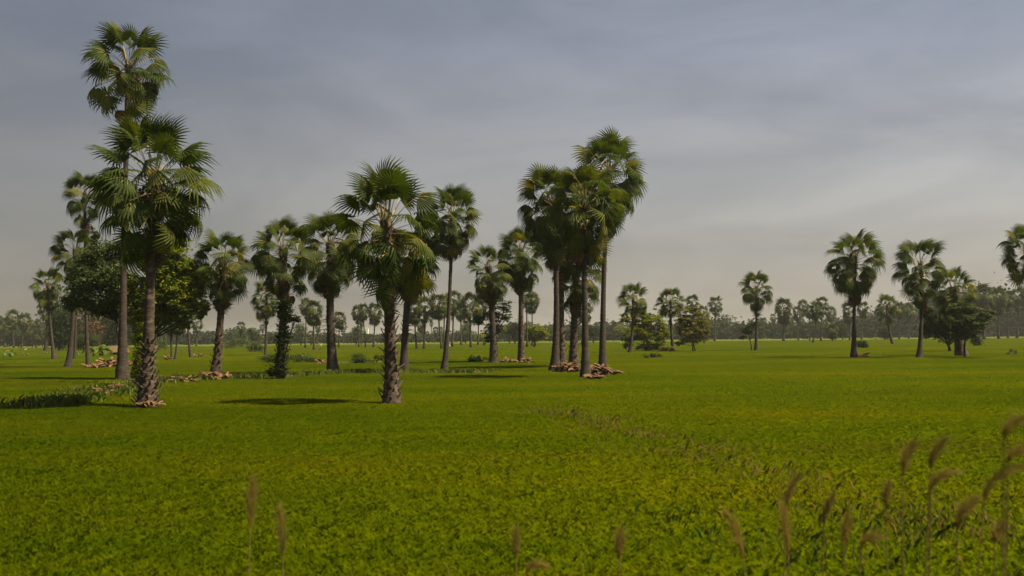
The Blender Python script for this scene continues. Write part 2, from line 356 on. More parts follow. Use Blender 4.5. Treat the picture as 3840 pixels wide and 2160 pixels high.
def leaf_matrix(origin, az, el, roll, s, sw=None):
    d = Vector((math.cos(az) * math.cos(el), math.sin(az) * math.cos(el), math.sin(el)))
    up = Vector((0, 0, 1)) if abs(el) < 1.4 else Vector((-math.cos(az), -math.sin(az), 0)) * (1 if el > 0 else -1)
    y = up.cross(d).normalized(); z = d.cross(y)
    m3 = Matrix((d, y, z)).transposed() @ Matrix.Rotation(roll, 3, 'X')
    return Matrix.Translation(origin) @ m3.to_4x4() @ Matrix.Diagonal((s, (sw or s), s, 1))

def crown_plan(n, drop, dead, rd, top=1.0, spire=False):
    """(kind, azimuth, elevation, height offset on the stem, scale, roll) of each leaf of a crown of radius 1"""
    out = []; ga = 2.39996; a0 = rd.uniform(0, 6.28)
    for i in range(n):
        t = (i + 0.5) / n
        el = R(84 - 118 * t ** 0.95) + rd.uniform(-0.14, 0.14)
        if spire: el = R(89 - 95 * t if t < 0.45 else 34 - 125 * (t - 0.45)) + rd.uniform(-0.12, 0.12)
        k = 'up' if t < 0.33 else ('mid' if t < 0.78 else 'low')
        s = rd.uniform(0.80, 1.10) * (0.93 + 0.1 * math.sin(t * 3.1)) * (top if t < 0.4 else 1.0)
        out.append((k, a0 + i * ga + rd.uniform(-0.2, 0.2), el, 0.16 - 0.40 * t, s, rd.uniform(-1.15, 1.15)))
    for i in range(drop):
        out.append(('low', a0 + 1 + i * ga, R(rd.uniform(-64, -8)), -0.25 - 0.42 * rd.random(), rd.uniform(0.70, 1.0), rd.uniform(-1.0, 1.0)))
    for i in range(dead):
        out.append(('dead', a0 + 2 + i * ga, R(rd.uniform(-86, -58)), -0.38 - 0.5 * rd.random(), rd.uniform(0.55, 0.82), rd.uniform(-0.6, 0.6)))
    return out
# far crowns: the same plan, all leaves of a crown in one mesh
def far_crown(n, drop, dead, seed):
    rd = random.Random(seed); mbv = []; mbf = []; mi = []
    L = {'up': FL_UP, 'mid': FL_MID, 'low': FL_LOW, 'dead': FL_DEAD}
    for k, az, el, off, s, roll in crown_plan(n, drop, dead, rd):
        me = rd.choice(L[k]); m = leaf_matrix(Vector((0, 0, off)), az, el, roll, s)
        b = len(mbv); mbv += [tuple(m @ v.co) for v in me.vertices]; mbf += [tuple(b + i for i in p.vertices) for p in me.polygons]
        mi += [1 if k == 'dead' else 0] * len(me.polygons)
    return mesh_np('crown', mbv, mbf, [M['frond_far'], M['dead_far']], mi)
def lod_leaf(b, f, s, c=0.0, seed=0): return fan_leaf('leaf_lod', b, f, R(s), 9, c, ('frond_far', 'frond_far'), seed, lod=0)
FL_UP = [lod_leaf(0.2, 0.35, 250, seed=1), lod_leaf(0.35, 0.5, 260, seed=2)]
FL_MID = [lod_leaf(0.75, 0.4, 270, seed=3), lod_leaf(1.0, 0.6, 260, seed=4)]
FL_LOW = [lod_leaf(0.9, 0.9, 250, seed=5)]
FL_DEAD = [lod_leaf(0.4, 1.1, 210, 0.5, seed=6)]
FAR = [far_crown(36, 12, 3, 1), far_crown(30, 8, 5, 2), far_crown(40, 22, 2, 3), far_crown(34, 5, 0, 4), far_crown(36, 16, 10, 5), far_crown(28, 16, 4, 6)]

# stubs and fruit
def stub_mesh():
    mb = MB()
    V = [(0, -.5, -.25), (0, .5, -.25), (0, 0, .15), (.35, -.26, .1), (.35, .26, .1), (.35, 0, .3), (.85, -.14, .75), (.85, .14, .75), (.8, 0, .9)]
    F = [(0, 3, 4, 1), (1, 4, 5, 2), (2, 5, 3, 0), (3, 6, 7, 4), (4, 7, 8, 5), (5, 8, 6, 3), (6, 8, 7)]
    mb.add(V, F); return mb.mesh('leaf_base', [M['stub']])
STUB = stub_mesh()
def long_stub():
    mb = MB(); mb.tube([(0, 0, 0), (.35, 0, .05), (.7, 0, .04), (1, 0, -.03)], [.04, .022, .016, .01], 5); return mb.mesh('long_stub', [M['stub']])
LSTUB = long_stub()
def fruit_mesh():
    mb = MB(); rd = random.Random(3)
    mb.tube([(0, 0, 0), (.3, 0, 0), (.5, 0, -.2), (.55, 0, -.9)], [.05, .04, .04, .02], 5)
    for i in range(16):
        c = Vector((.52 + rd.uniform(-.14, .14), rd.uniform(-.14, .14), -.2 - i * .05)); r = .105
        V = [c + Vector(d) * r for d in ((1, 0, 0), (-1, 0, 0), (0, 1, 0), (0, -1, 0), (0, 0, 1), (0, 0, -1))]
        mb.add(V, [(0, 2, 4), (2, 1, 4), (1, 3, 4), (3, 0, 4), (2, 0, 5), (1, 2, 5), (3, 1, 5), (0, 3, 5)])
    return mb.mesh('fruit_bunch', [M['fruit']])
FRUIT = fruit_mesh()

def bez(a, b, c, t): return a * (1 - t) ** 2 + b * (2 * t * (1 - t)) + c * t ** 2
SUNK = Vector((0, 0, -0.15))
def palm(label, base, heart, Rpx, w=(30, 14), n=30, drop=8, dead=5, ctrl=None, boots=None, nb=0, longs=None, nl=0, fruit=0, old=False, group=None, seed=None, dY=0.0, top=1.0, var=None, near=None, spire=False):
    rd = random.Random(seed if seed is not None else int(base[0] * 7 + base[1]))
    B = ground(*base); Y = B.y; s = Y / FPX
    H = at(heart[0], heart[1], Y + dY) - B
    C = (at(ctrl[0], ctrl[1], Y + dY * 0.5) - B) if ctrl else Vector((H.x * 0.75, H.y * 0.75, H.z * 0.45))
    Rm = Rpx * s; w0, w1 = w[0] * s / 2, w[1] * s / 2
    if near is None: near = Rpx >= 48
    root = empty('palm_tree', B, label, 'palm tree', group)
    n, drop = int(n * 1.38), int(drop * 1.25)
    # trunk
    Htop = H + Vector((0, 0, Rm * 0.12)); ln = H.length
    ns = max(10, int(ln / 0.16)) if near else 9
    sides = 14 if near else 7
    pts, rad = [], []
    Rm *= 1.06
    flare = 0.9 if w0 > 0.2 else 0.5
    for i in range(ns + 1):
        t = i / ns; p = bez(SUNK, C, Htop, t); h = p.z
        r = w1 + (w0 - w1) * (1 - t) ** (2.6 if old else 4.2) + w0 * 0.45 * math.exp(-max(h, 0) / (flare * max(w0, 0.15) * 2.2))
        if near: r *= 1 + (0.05 if i % 2 else -0.03) * rd.uniform(0.4, 1.3)
        if t > 0.93: r *= 1.25
        pts.append(p); rad.append(r)
    mb = MB(); mb.tube(pts, rad, sides, 0, True, 0.06 if near else 0.0)
    link('trunk', mb.mesh('trunk', [M['trunk_old' if old else 'trunk']], True), root)
    axis = (Htop - C).normalized()
    if near:
        for k, az, el, off, sc, roll in crown_plan(n, drop, dead, rd, top, spire):
            o = H + axis * (off * Rm) + Vector((math.cos(az), math.sin(az), 0)) * w1 * 0.8
            me = rd.choice({'up': LEAF_UP, 'mid': LEAF_MID, 'low': LEAF_LOW, 'dead': LEAF_DEAD}[k])
            lf = link('dead_leaf' if k == 'dead' else 'leaf', me, root)
            lf.matrix_basis = leaf_matrix(o, az, el, roll, Rm * sc, Rm * sc * rd.uniform(0.85, 1.1))
        # bases of cut fronds on the trunk
        def on_trunk(y):
            z = (at(base[0], y, Y) - B).z
            lo, hi = 0.0, 1.0
            for _ in range(24):
                md = (lo + hi) / 2
                if bez(SUNK, C, Htop, md).z < z: lo = md
                else: hi = md
            j = min(ns, max(0, int(round(lo * ns)))); return bez(SUNK, C, Htop, lo), rad[j]
        for i in range(nb):
            t = (i + 0.5) / nb; y = boots[0] + (boots[1] - boots[0]) * t
            p, r = on_trunk(y); az = i * 2.39996 + rd.uniform(-0.2, 0.2)
            sz = min(0.24, max(0.15, 0.9 * r)) * rd.uniform(0.6, 1.35)
            ob = link('leaf_base', STUB, root)
            ob.matrix_basis = Matrix.Translation(p + Vector((math.cos(az), math.sin(az), 0)) * r * 0.82) @ Matrix.Rotation(az, 4, 'Z') @ Matrix.Rotation(rd.uniform(-0.2, 0.35), 4, 'Y') @ Matrix.Diagonal((sz, sz, sz, 1))
        for i in range(nl):
            t = (i + 0.5) / nl; y = longs[0] + (longs[1] - longs[0]) * t
            p, r = on_trunk(y); az = (0 if i % 2 else math.pi) + rd.uniform(-0.9, 0.9)
            if len(longs) > 2: az = rd.uniform(-1.0, 1.0)
            sz = rd.uniform(0.75, 1.15)
            ob = link('leaf_stalk', LSTUB, root)
            ob.matrix_basis = Matrix.Translation(p) @ Matrix.Rotation(az, 4, 'Z') @ Matrix.Rotation(rd.uniform(-0.15, 0.25), 4, 'Y') @ Matrix.Diagonal((sz, sz, sz, 1))
        for i in range(fruit):
            az = i * 1.25 + rd.random(); ob = link('fruit_bunch', FRUIT, root); f = Rm * 0.36
            ob.matrix_basis = Matrix.Translation(H + Vector((0, 0, -0.05 * Rm * (i % 3)))) @ Matrix.Rotation(az, 4, 'Z') @ Matrix.Diagonal((f, f, f, 1))
    else:
        me = FAR[(var if var is not None else rd.randrange(len(FAR)))]
        cr = link('crown', me, root)
        cr.matrix_basis = Matrix.Translation(H) @ Matrix.Rotation(rd.uniform(0, 6.28), 4, 'Z') @ Matrix.Rotation(rd.uniform(-0.08, 0.08), 4, 'X') @ Matrix.Diagonal((Rm, Rm, Rm * rd.uniform(0.95, 1.12), 1))
    return root

# ------------------------------------------------------------------ large and middle palms
palm('tallest palm of all, its round crown high above the grove', (459, 1439), (482, 262), 172, (46, 19), 29, 3, 8, ctrl=(462, 900), fruit=7, seed=3)
palm('thick-based palm with a large crown, nearest on the left side, husks round its foot', (551, 1534), (575, 690), 228, (62, 30), 38, 9, 4, ctrl=(560, 1150), boots=(1525, 1275), nb=95, fruit=5, old=True, seed=5)
palm('slim tall palm with a rusty skirt, rising above the feathery tree', (331, 1380), (318, 735), 88, (17, 10), 26, 4, 11, ctrl=(318, 1120), seed=8)
palm('palm with a pale leaning trunk and a wide crown below the slim tall one', (253, 1381), (282, 945), 92, (24, 13), 28, 8, 4, ctrl=(283, 1200), seed=9)
palm('outermost palm of the left grove, drooping fronds and an orange-brown skirt', (204, 1351), (178, 1070), 66, (17, 9), 22, 8, 8, ctrl=(188, 1230), seed=10)
palm('dark palm with a stout trunk standing behind the outermost palm', (172, 1318), (180, 1135), 50, (16, 9), 18, 9, 6, seed=11)
palm('dark palm half hidden behind the pale leaning trunk', (279, 1349), (287, 1110), 55, (11, 8), 18, 8, 4, seed=12)
palm('short palm with a big brown skirt of dead leaves and a curved foot', (803, 1424), (838, 985), 118, (38, 24), 30, 8, 34, ctrl=(826, 1290), boots=(1400, 1240), nb=44, old=True, seed=14)
palm('slender bare trunked palm behind the bright leafy tree, husks at its foot', (718, 1344), (707, 1150), 49, (14, 8), 18, 5, 3, ctrl=(700, 1250), seed=15)
palm('palm on a creeper-wrapped trunk with a dark hanging skirt', (1047, 1418), (1062, 945), 124, (42, 26), 32, 10, 26, ctrl=(1068, 1180), seed=16)
palm('smaller palm with yellowed fronds peeping out behind the creeper-wrapped one', (995, 1336), (1000, 1115), 66, (12, 8), 24, 12, 2, seed=17)
palm('dense dark palm with long leaf stalks sticking out of its trunk on both sides', (1250, 1403), (1240, 925), 126, (40, 28), 34, 26, 16, ctrl=(1232, 1200), longs=(1185, 1260), nl=24, boots=(1300, 1180), nb=24, seed=18)
palm('large palm with a rough scaly trunk and drooping golden fronds in the middle', (1470, 1519), (1447, 850), 206, (56, 36), 28, 12, 6, ctrl=(1462, 1160), boots=(1508, 1060), nb=120, old=True, fruit=3, seed=20, top=1.10, spire=True)
palm('dark palm close behind the scaly golden one, stalks curving out on one side', (1515, 1400), (1548, 960), 112, (33, 24), 30, 26, 18, ctrl=(1515, 1200), longs=(1185, 1262, 1), nl=12, boots=(1290, 1180), nb=20, seed=21)
palm('slim leaning palm with a smooth grey trunk and rounded crown', (1664, 1402), (1694, 815), 116, (27, 13), 32, 12, 10, ctrl=(1692, 1130), seed=22)
palm('palm with a heavy dark skirt above a leafy tangle on its trunk', (1851, 1363), (1832, 1010), 90, (30, 20), 24, 16, 26, ctrl=(1850, 1180), boots=(1350, 1240), nb=36, seed=23)
palm('bushy palm with stubby leaf bases on its trunk and brown litter at its foot', (1955, 1360), (1955, 950), 98, (25, 16), 32, 16, 12, ctrl=(1952, 1150), boots=(1335, 1185), nb=60, old=True, seed=24)
palm('thin palm hidden behind the bushy one, only its bare trunk clear', (1977, 1304), (1974, 1112), 38, (9, 5), seed=25)
palm('small bright-edged palm crown just right of the bushy one', (1996, 1298), (1995, 1130), 35, (8, 4), var=2, seed=26)
palm('twin-trunked look palm at the left edge of the tall cluster, lower leaves very dark', (2078, 1395), (2072, 770), 146, (36, 19), 34, 16, 12, ctrl=(2098, 1130), seed=27)
palm('stub-covered palm pressed against the leftmost trunk of the tall cluster', (2108, 1381), (2112, 900), 110, (32, 18), 22, 14, 8, ctrl=(2100, 1150), boots=(1370, 1190), nb=46, old=True, seed=28)
palm('palm with the frontmost trunk of the tall cluster and an orange-tinged heart', (2196, 1420), (2190, 770), 158, (36, 20), 36, 14, 8, ctrl=(2192, 1100), seed=29)
palm('tallest palm of the central cluster, smooth ringed trunk at its right edge', (2260, 1383), (2283, 655), 154, (30, 17), 36, 16, 6, ctrl=(2258, 1050), seed=30)
palm('low palm inside the cluster, dead leaves hanging down its stubbly trunk', (2152, 1378), (2168, 1010), 112, (34, 22), 20, 8, 34, ctrl=(2148, 1180), boots=(1365, 1180), nb=70, old=True, seed=31)
palm('distant palm seen between two trunks of the cluster, rusty skirt', (2181, 1296), (2190, 1160), 40, (9, 6), var=4, seed=32)
palm('pale hazy palm with a leaning dark trunk rising from the wide leafy thicket', (2361, 1325), (2374, 1125), 64, (16, 9), 26, 2, 5, ctrl=(2376, 1230), seed=33)
palm('palm with one dead leaf dangling beside its trunk, left of the yellowing tree', (2526, 1320), (2516, 1135), 58, (17, 8), 28, 4, 1, ctrl=(2512, 1220), seed=34)
palm('lone palm with a crooked sapling at its foot in the open field', (2835, 1317), (2836, 1085), 66, (15, 8), 28, 6, 12, seed=35)
palm('largest palm of the right half, smooth flared trunk and drooping crown', (3202, 1343), (3208, 975), 114, (24, 11), 28, 14, 10, ctrl=(3203, 1150), seed=36)
palm('spreading palm with a slightly curved trunk beside the vine-clad one', (3446, 1344), (3452, 1000), 108, (22, 11), 26, 8, 5, ctrl=(3462, 1180), fruit=3, seed=37)
palm('squat palm with a bent spiny trunk wrapped in dark leaves', (3607, 1337), (3576, 1085), 84, (38, 24), 28, 8, 4, ctrl=(3586, 1230), boots=(1325, 1250), nb=30, old=True, seed=38)
palm('palm cut by the picture edge, its crown leaning into view', (3880, 1345), (3848, 935), 98, (22, 11), 26, 10, 6, seed=39)
palm('broad palm with a slanting rough trunk before the right-hand wood', (3350, 1293), (3326, 1152), 50, (12, 8), 24, 6, 2, ctrl=(3326, 1230), seed=40)
# ------------------------------------------------------------------ far palms: label, base, crown centre, radius, crown kind
far_rows = [
 ('far palm at the left border with a dark full crown', (18, 1302), (20, 1222), 30, 2),
 ('round-headed far palm above the left wood, nearest the border', (52, 1304), (48, 1193), 27, 3),
 ('far palm with a curving thin trunk beside the round-headed one', (80, 1304), (92, 1203), 24, 0),
 ('small far palm with a warm orange skirt, alone before the left wood', (136, 1304), (138, 1238), 25, 4),
 ('little palm tucked low behind the outermost palm of the grove', (160, 1302), (160, 1262), 16, 1),
 ('far palm crown filling the gap beside the straw-roofed shelter', (362, 1302), (372, 1190), 30, 0),
 ('thin-stemmed far palm just past the nearest thick trunk', (590, 1312), (592, 1215), 26, 1),
 ('small dark far palm under the bright leafy tree', (612, 1300), (612, 1250), 20, 2),
 ('stout far palm with two neighbours under the leafy canopy', (644, 1350), (642, 1195), 40, 4),
 ('slanting far palm touching the stout one under the canopy', (656, 1352), (668, 1195), 38, 2),
 ('far palm between the bare trunk and the big brown skirt', (736, 1300), (738, 1212), 24, 3),
 ('far palm in front of hazy trees left of the creeper-wrapped trunk', (905, 1302), (905, 1225), 18, 1),
 ('tiny palm behind the yellowed palm, trunk in shade', (984, 1290), (984, 1228), 11, 3),
 ('far palm with a grey flared foot, left of a leafy twin', (1145, 1306), (1148, 1150), 27, 0),
 ('leafy far palm with yellow fronds and husks at its foot', (1178, 1314), (1175, 1165), 36, 2),
 ('tiny heart-shaped palm crown beside the yellow-fronded far palm', (1190, 1291), (1192, 1229), 12, 4),
 ('stunted far palm below the leafy one', (1167, 1294), (1167, 1258), 15, 1),
 ('far palm right of the long leaf stalks', (1271, 1305), (1272, 1195), 25, 2),
 ('small far palm below the long leaf stalks', (1288, 1288), (1287, 1222), 16, 3),
 ('far palm with a straight trunk left of the white building', (1346, 1303), (1342, 1172), 25, 0),
 ('little palm with a drooping brown crown between two taller trunks', (1355, 1294), (1356, 1208), 10, 4),
 ('far palm whose leaning trunk crosses the white building', (1372, 1304), (1362, 1166), 23, 4),
 ('far palm right of the white building', (1400, 1304), (1406, 1172), 30, 2),
 ('far palm with a trunk slanting behind the dark curved stalks', (1563, 1311), (1553, 1160), 34, 2),
 ('full-crowned far palm right of the curved stalks', (1590, 1310), (1594, 1155), 40, 1),
 ('small dark palm between two slanting far trunks', (1573, 1285), (1577, 1215), 19, 2),
 ('tiny umbrella-shaped palm on a hair-thin trunk', (1616, 1279), (1618, 1214), 8, 3),
 ('tiny stooped palm at the far field edge', (1603, 1279), (1603, 1254), 9, 3),
 ('small curved-trunk palm with an open crown at the far edge', (1629, 1286), (1633, 1240), 13, 1),
 ('dim small palm behind the pair of joined trunks', (1650, 1281), (1650, 1240), 14, 4),
 ('far palm with a bent trunk, left one of a joined pair', (1657, 1310), (1642, 1143), 38, 2),
 ('far palm with an upright trunk, partly hidden by the smooth grey trunk', (1662, 1308), (1667, 1138), 32, 4),
 ('high-crowned far palm just right of the smooth grey trunk', (1695, 1302), (1701, 1130), 36, 1),
 ('far palm with a small tuft of leaves at its foot', (1729, 1296), (1728, 1155), 29, 4),
 ('spreading far palm standing on a bare patch, widest of its row', (1766, 1305), (1762, 1148), 42, 3),
 ('last far palm of the row, its crown touching the leafy tangle', (1792, 1295), (1795, 1160), 30, 0),
 ('pin-sized palm at the far edge beside the dark tangle', (1784, 1280), (1781, 1250), 7, 3),
 ('palm crown rising behind the yellowing tree', (2600, 1290), (2597, 1135), 27, 3),
 ('lower palm crown at the right shoulder of the yellowing tree', (2641, 1290), (2637, 1174), 26, 1),
 ('round-crowned far palm right of the yellowing tree', (2679, 1281), (2683, 1143), 28, 3),
 ('small palm head just above the wood, beside the lone palm', (2864, 1270), (2864, 1206), 13, 3),
 ('small round palm standing above the wood between two palms', (2899, 1270), (2899, 1192), 13, 1),
 ('mushroom-shaped far palm with a big round crown', (2938, 1281), (2939, 1158), 34, 2),
 ('far palm with a notched crown next to the mushroom-shaped one', (2993, 1276), (2990, 1172), 21, 4),
 ('upright far palm, tallest of the close row of five', (3012, 1270), (3011, 1150), 22, 2),
 ('slim far palm with a rusty skirt in the close row', (3036, 1281), (3035, 1165), 20, 4),
 ('leaning far palm with a thick brown skirt in the close row', (3047, 1287), (3062, 1158), 28, 4),
 ('far palm with two egrets near its foot in the close row', (3078, 1280), (3082, 1142), 27, 1),
 ('heart-shaped far palm at the end of the close row', (3115, 1272), (3114, 1173), 22, 2),
 ('stumpy low palm standing before the heart-shaped one', (3122, 1280), (3121, 1238), 22, 2),
 ('dark far palm just behind the largest right-hand trunk', (3187, 1278), (3183, 1165), 28, 4),
 ('far palm with a twisted crown right of the largest trunk', (3230, 1274), (3236, 1158), 22, 2),
 ('small far palm behind the slanting rough trunk', (3372, 1274), (3372, 1158), 22, 0),
 ('hazy palm in the wood left of the spreading palm', (3407, 1270), (3407, 1165), 25, 0),
 ('yellow-green palm in the wood beside the squat palm', (3690, 1274), (3686, 1112), 43, 0),
 ('far palm with a forked-looking crown in the right wood', (3745, 1272), (3741, 1120), 36, 2),
 ('narrow palm between two broader crowns in the right wood', (3780, 1270), (3778, 1118), 26, 1),
 ('dark dome-crowned palm near the right border', (3814, 1268), (3820, 1118), 34, 3),
 ('palm cut off by the right border above the wood', (3862, 1268), (3866, 1112), 36, 2),
]
for lab, b, h, r, v in far_rows:
    palm(lab, b, h, r * 1.16, (max(5.0, r * 0.27), max(3.0, r * 0.16)), var=v, near=False, group='far palms across the fields')

# ------------------------------------------------------------------ leafy trees
def leaf_cloud(centers, radii, n, size, flat=0.75, clump=26, spread=0.26, seed=0, aspect=0.5):
    """n pointed leaf faces gathered in clumps through the volume of several ellipsoids"""
    g = np.random.default_rng(seed)
    centers = np.array(centers); radii = np.array(radii)
    vol = np.prod(radii, axis=1) ** (2 / 3); vol = vol / vol.sum()
    nc = max(4, n // clump)
    idx = g.choice(len(centers), nc, p=vol)
    d = g.normal(size=(nc, 3)); d /= np.linalg.norm(d, axis=1)[:, None]
    rr = g.uniform(0.2, 1.0, nc) ** 0.5 * g.uniform(0.75, 1.22, nc)
    cc = centers[idx] + d * radii[idx] * rr[:, None]
    cs = radii[idx].mean(axis=1) * spread * g.uniform(0.6, 1.4, nc)
    ci = g.integers(0, nc, n)
    P = cc[ci] + g.normal(size=(n, 3)) * cs[ci][:, None] * np.array([1, 1, flat * 0.55])
    P[:, 2] = np.maximum(P[:, 2], size * 0.4)
    ax = g.normal(size=(n, 3)); ax[:, 2] = ax[:, 2] * 0.5 - 0.25; ax /= np.linalg.norm(ax, axis=1)[:, None]
    up = g.normal(size=(n, 3)) * 0.6 + np.array([0, 0, 1.0]); sd = np.cross(up, ax); sd /= np.linalg.norm(sd, axis=1)[:, None] + 1e-9
    nm = np.cross(ax, sd)
    s = size * g.uniform(0.6, 1.35, n)[:, None]
    V = np.stack([P - ax * s * 0.5, P + sd * s * aspect * 0.5 + nm * s * 0.08, P + ax * s * 0.5, P - sd * s * aspect * 0.5 + nm * s * 0.08], axis=1).reshape(-1, 3)
    F = np.arange(n * 4).reshape(n, 4)
    return V, F
def limbs(mb, blobs, r0, rd, trunk_top, stems=1):
    for k in range(stems):
        o = Vector((rd.uniform(-1, 1), rd.uniform(-1, 1), 0)) * (r0 * 4 if stems > 1 else 0)
        bs = blobs[k::stems] if stems > 1 else blobs
        tt = Vector(trunk_top) + o * 0.5
        pts = [o + Vector((0, 0, -0.1)), o.lerp(tt, 0.5) + Vector((rd.uniform(-1, 1), rd.uniform(-1, 1), 0)) * r0, tt]
        mb.tube(pts, [r0 * 1.3, r0, r0 * 0.8], 7)
        for c, r in bs:
            c = Vector(c); m1 = tt.lerp(c, 0.5) + Vector((rd.uniform(-.3, .3), rd.uniform(-.3, .3), rd.uniform(-.1, .4))) * r[0] * 0.5
            mb.tube([tt, m1, c], [r0 * 0.55, r0 * 0.38, r0 * 0.2], 5, 0, False)
            for _ in range(5):
                d = Vector((rd.uniform(-1, 1), rd.uniform(-1, 1), rd.uniform(-.5, 1))); e = c + Vector((d.x * r[0], d.y * r[1], d.z * r[2])) * 0.8
                mb.tube([m1.lerp(c, rd.random()), c.lerp(e, 0.5) + Vector((0, 0, .05)), e], [r0 * 0.2, r0 * 0.12, r0 * 0.05], 4, 0, False)
def tree(label, base, blobs, mat, n=3000, size=0.2, r0=0.16, fork=0.3, stems=1, name='leafy_tree', cat='tree', group=None, depth=0.9, seed=None, spread=0.26, flat=0.75, clump=26, nowood=False):
    seed = seed or int(base[0] + base[1]); rd = random.Random(seed)
    B = ground(*base); Y = B.y; s = Y / FPX
    bl = []
    for (x, y, rx, ry) in blobs:
        c = at(x, y, Y) - B; c.y += rd.uniform(-0.4, 0.4) * rx * s
        bl.append(((c.x, c.y, c.z), (rx * s, min(rx, max(ry, rx * 0.6)) * s * depth, ry * s)))
    root = empty(name, B, label, cat, group)
    if not nowood:
        cx = sum(b[0][0] for b in bl) / len(bl); cz = min(b[0][2] for b in bl); zt = max(0.3, sum(b[0][2] for b in bl) / len(bl) * fork)
        mb = MB(); limbs(mb, bl, r0, rd, (cx * 0.35, 0, zt), stems)
        link('trunk', mb.mesh('trunk', [M['wood']], True), root)
    V, F = leaf_cloud([b[0] for b in bl], [b[1] for b in bl], n, size, flat, clump, spread, seed)
    link('crown', mesh_np('crown', V, F, [M[mat]]), root)
    return root
tree('bright green leafy tree filling the space behind the thick-based palm', (495, 1428), [(640, 950, 62, 62), (705, 1030, 62, 62), (620, 1060, 80, 80), (560, 960, 40, 60), (725, 1120, 45, 50), (530, 1170, 60, 55), (655, 1185, 60, 35), (690, 1215, 30, 24), (575, 1110, 60, 70), (680, 1110, 50, 60), (520, 1250, 28, 35), (740, 1060, 34, 44), (600, 1180, 50, 44), (500, 1090, 36, 60), (745, 1160, 34, 36), (590, 900, 40, 36), (670, 910, 40, 30)], 'broad', 34000, 0.23, 0.14, 0.42, seed=1, spread=0.22, clump=36, flat=0.6)
tree('feathery grey-green tree with dark bare branches between the left palms', (470, 1424), [(400, 950, 50, 48), (352, 890, 14, 30), (430, 1040, 50, 60), (365, 1060, 52, 55), (450, 930, 38, 45), (320, 1010, 40, 45), (300, 1120, 45, 35), (380, 1150, 55, 35), (345, 860, 6, 25), (340, 960, 40, 34), (300, 1060, 45, 40), (440, 1120, 45, 45), (480, 1060, 34, 50), (265, 1140, 30, 28)], 'broad_grey', 26000, 0.19, 0.13, 0.55, seed=2, spread=0.34)
tree('very dark round tree between the two leftmost trunks', (218, 1319), [(225, 1200, 30, 42), (250, 1262, 42, 38), (205, 1240, 24, 40), (240, 1175, 32, 30), (270, 1210, 30, 40), (200, 1285, 30, 18), (285, 1275, 34, 22)], 'broad_dark', 9000, 0.5, 0.22, 0.4)
tree('rusty pink-leaved tree behind the slim tall palm', (315, 1314), [(310, 1225, 38, 30), (345, 1235, 35, 38), (300, 1270, 38, 30), (330, 1180, 38, 32), (300, 1150, 30, 24), (355, 1275, 30, 22)], 'broad_rust', 8000, 0.48, 0.2, 0.4)
tree('dark tree behind the straw-roofed shelter', (420, 1312), [(400, 1215, 42, 50), (440, 1230, 38, 50), (420, 1270, 50, 28), (480, 1240, 35, 45), (530, 1260, 38, 36), (430, 1175, 40, 30), (385, 1165, 34, 28), (570, 1250, 26, 30), (490, 1190, 34, 34), (390, 1285, 40, 18)], 'broad_dark', 13000, 0.5, 0.2, 0.4)
tree('dark creeper bush wrapped round the palm trunk beside the brown skirt', (1062, 1425), [(1066, 1180, 26, 34), (1066, 1240, 22, 46), (1056, 1320, 24, 60), (1045, 1392, 38, 28), (1104, 1196, 26, 14), (1066, 1140, 30, 24)], 'woods', 7000, 0.14, 0.08, 0.4, name='creeper_bush', cat='creeper')
tree('leafy tangle with flat layered branches round the heavy-skirted palm', (1862, 1358), [(1795, 1200, 22, 20), (1845, 1175, 40, 30), (1895, 1150, 22, 30), (1900, 1190, 24, 14), (1850, 1230, 30, 35), (1835, 1270, 22, 25)], 'broad_dark', 5200, 0.22, 0.12, 0.7, flat=0.4)
tree('wide leafy thicket with green trailing branches at the open field', (2425, 1319), [(2345, 1190, 20, 20), (2395, 1195, 36, 30), (2445, 1205, 42, 42), (2400, 1255, 56, 42), (2460, 1275, 42, 35), (2350, 1275, 24, 30), (2485, 1240, 24, 32), (2440, 1305, 50, 14)], 'broad', 20000, 0.30, 0.10, 0.3, stems=3, spread=0.17, clump=60, flat=0.6)
tree('dim tree at the shoulder of the wide thicket', (2500, 1276), [(2492, 1236, 30, 26), (2520, 1248, 18, 20)], 'broad_dark', 1800, 0.7, 0.3, 0.4)
tree('yellowing many-stemmed tree right of the palm with the dangling leaf', (2600, 1321), [(2588, 1168, 32, 24), (2565, 1215, 38, 38), (2618, 1205, 40, 42), (2590, 1258, 55, 30), (2640, 1262, 32, 22), (2548, 1286, 22, 9), (2620, 1230, 45, 30)], 'broad_yellow', 17000, 0.28, 0.08, 0.25, stems=5, flat=0.5, spread=0.17, clump=50)
tree('crooked sapling leaning away from the lone palm', (2818, 1316), [(2798, 1240, 22, 18), (2826, 1222, 18, 14), (2785, 1265, 12, 7)], 'broad_dark', 1500, 0.28, 0.10, 0.55, name='sapling')
tree('dark broad tree left of the squat vine-clad palm', (3560, 1322), [(3480, 1175, 28, 28), (3510, 1200, 48, 42), (3560, 1180, 38, 36), (3478, 1238, 32, 28), (3545, 1240, 60, 34), (3600, 1190, 46, 44), (3585, 1250, 44, 30), (3640, 1235, 36, 34)], 'broad_dark', 20000, 0.30, 0.2, 0.25, spread=0.18, clump=50)
tree('leafy creeper tree growing out of the squat palm', (3618, 1342), [(3636, 1158, 34, 20), (3690, 1172, 42, 18), (3650, 1205, 55, 30), (3610, 1240, 42, 36), (3570, 1215, 36, 40), (3710, 1195, 24, 14), (3600, 1160, 40, 24)], 'broad_grey', 12000, 0.24, 0.10, 0.6, flat=0.6, spread=0.18, clump=50)
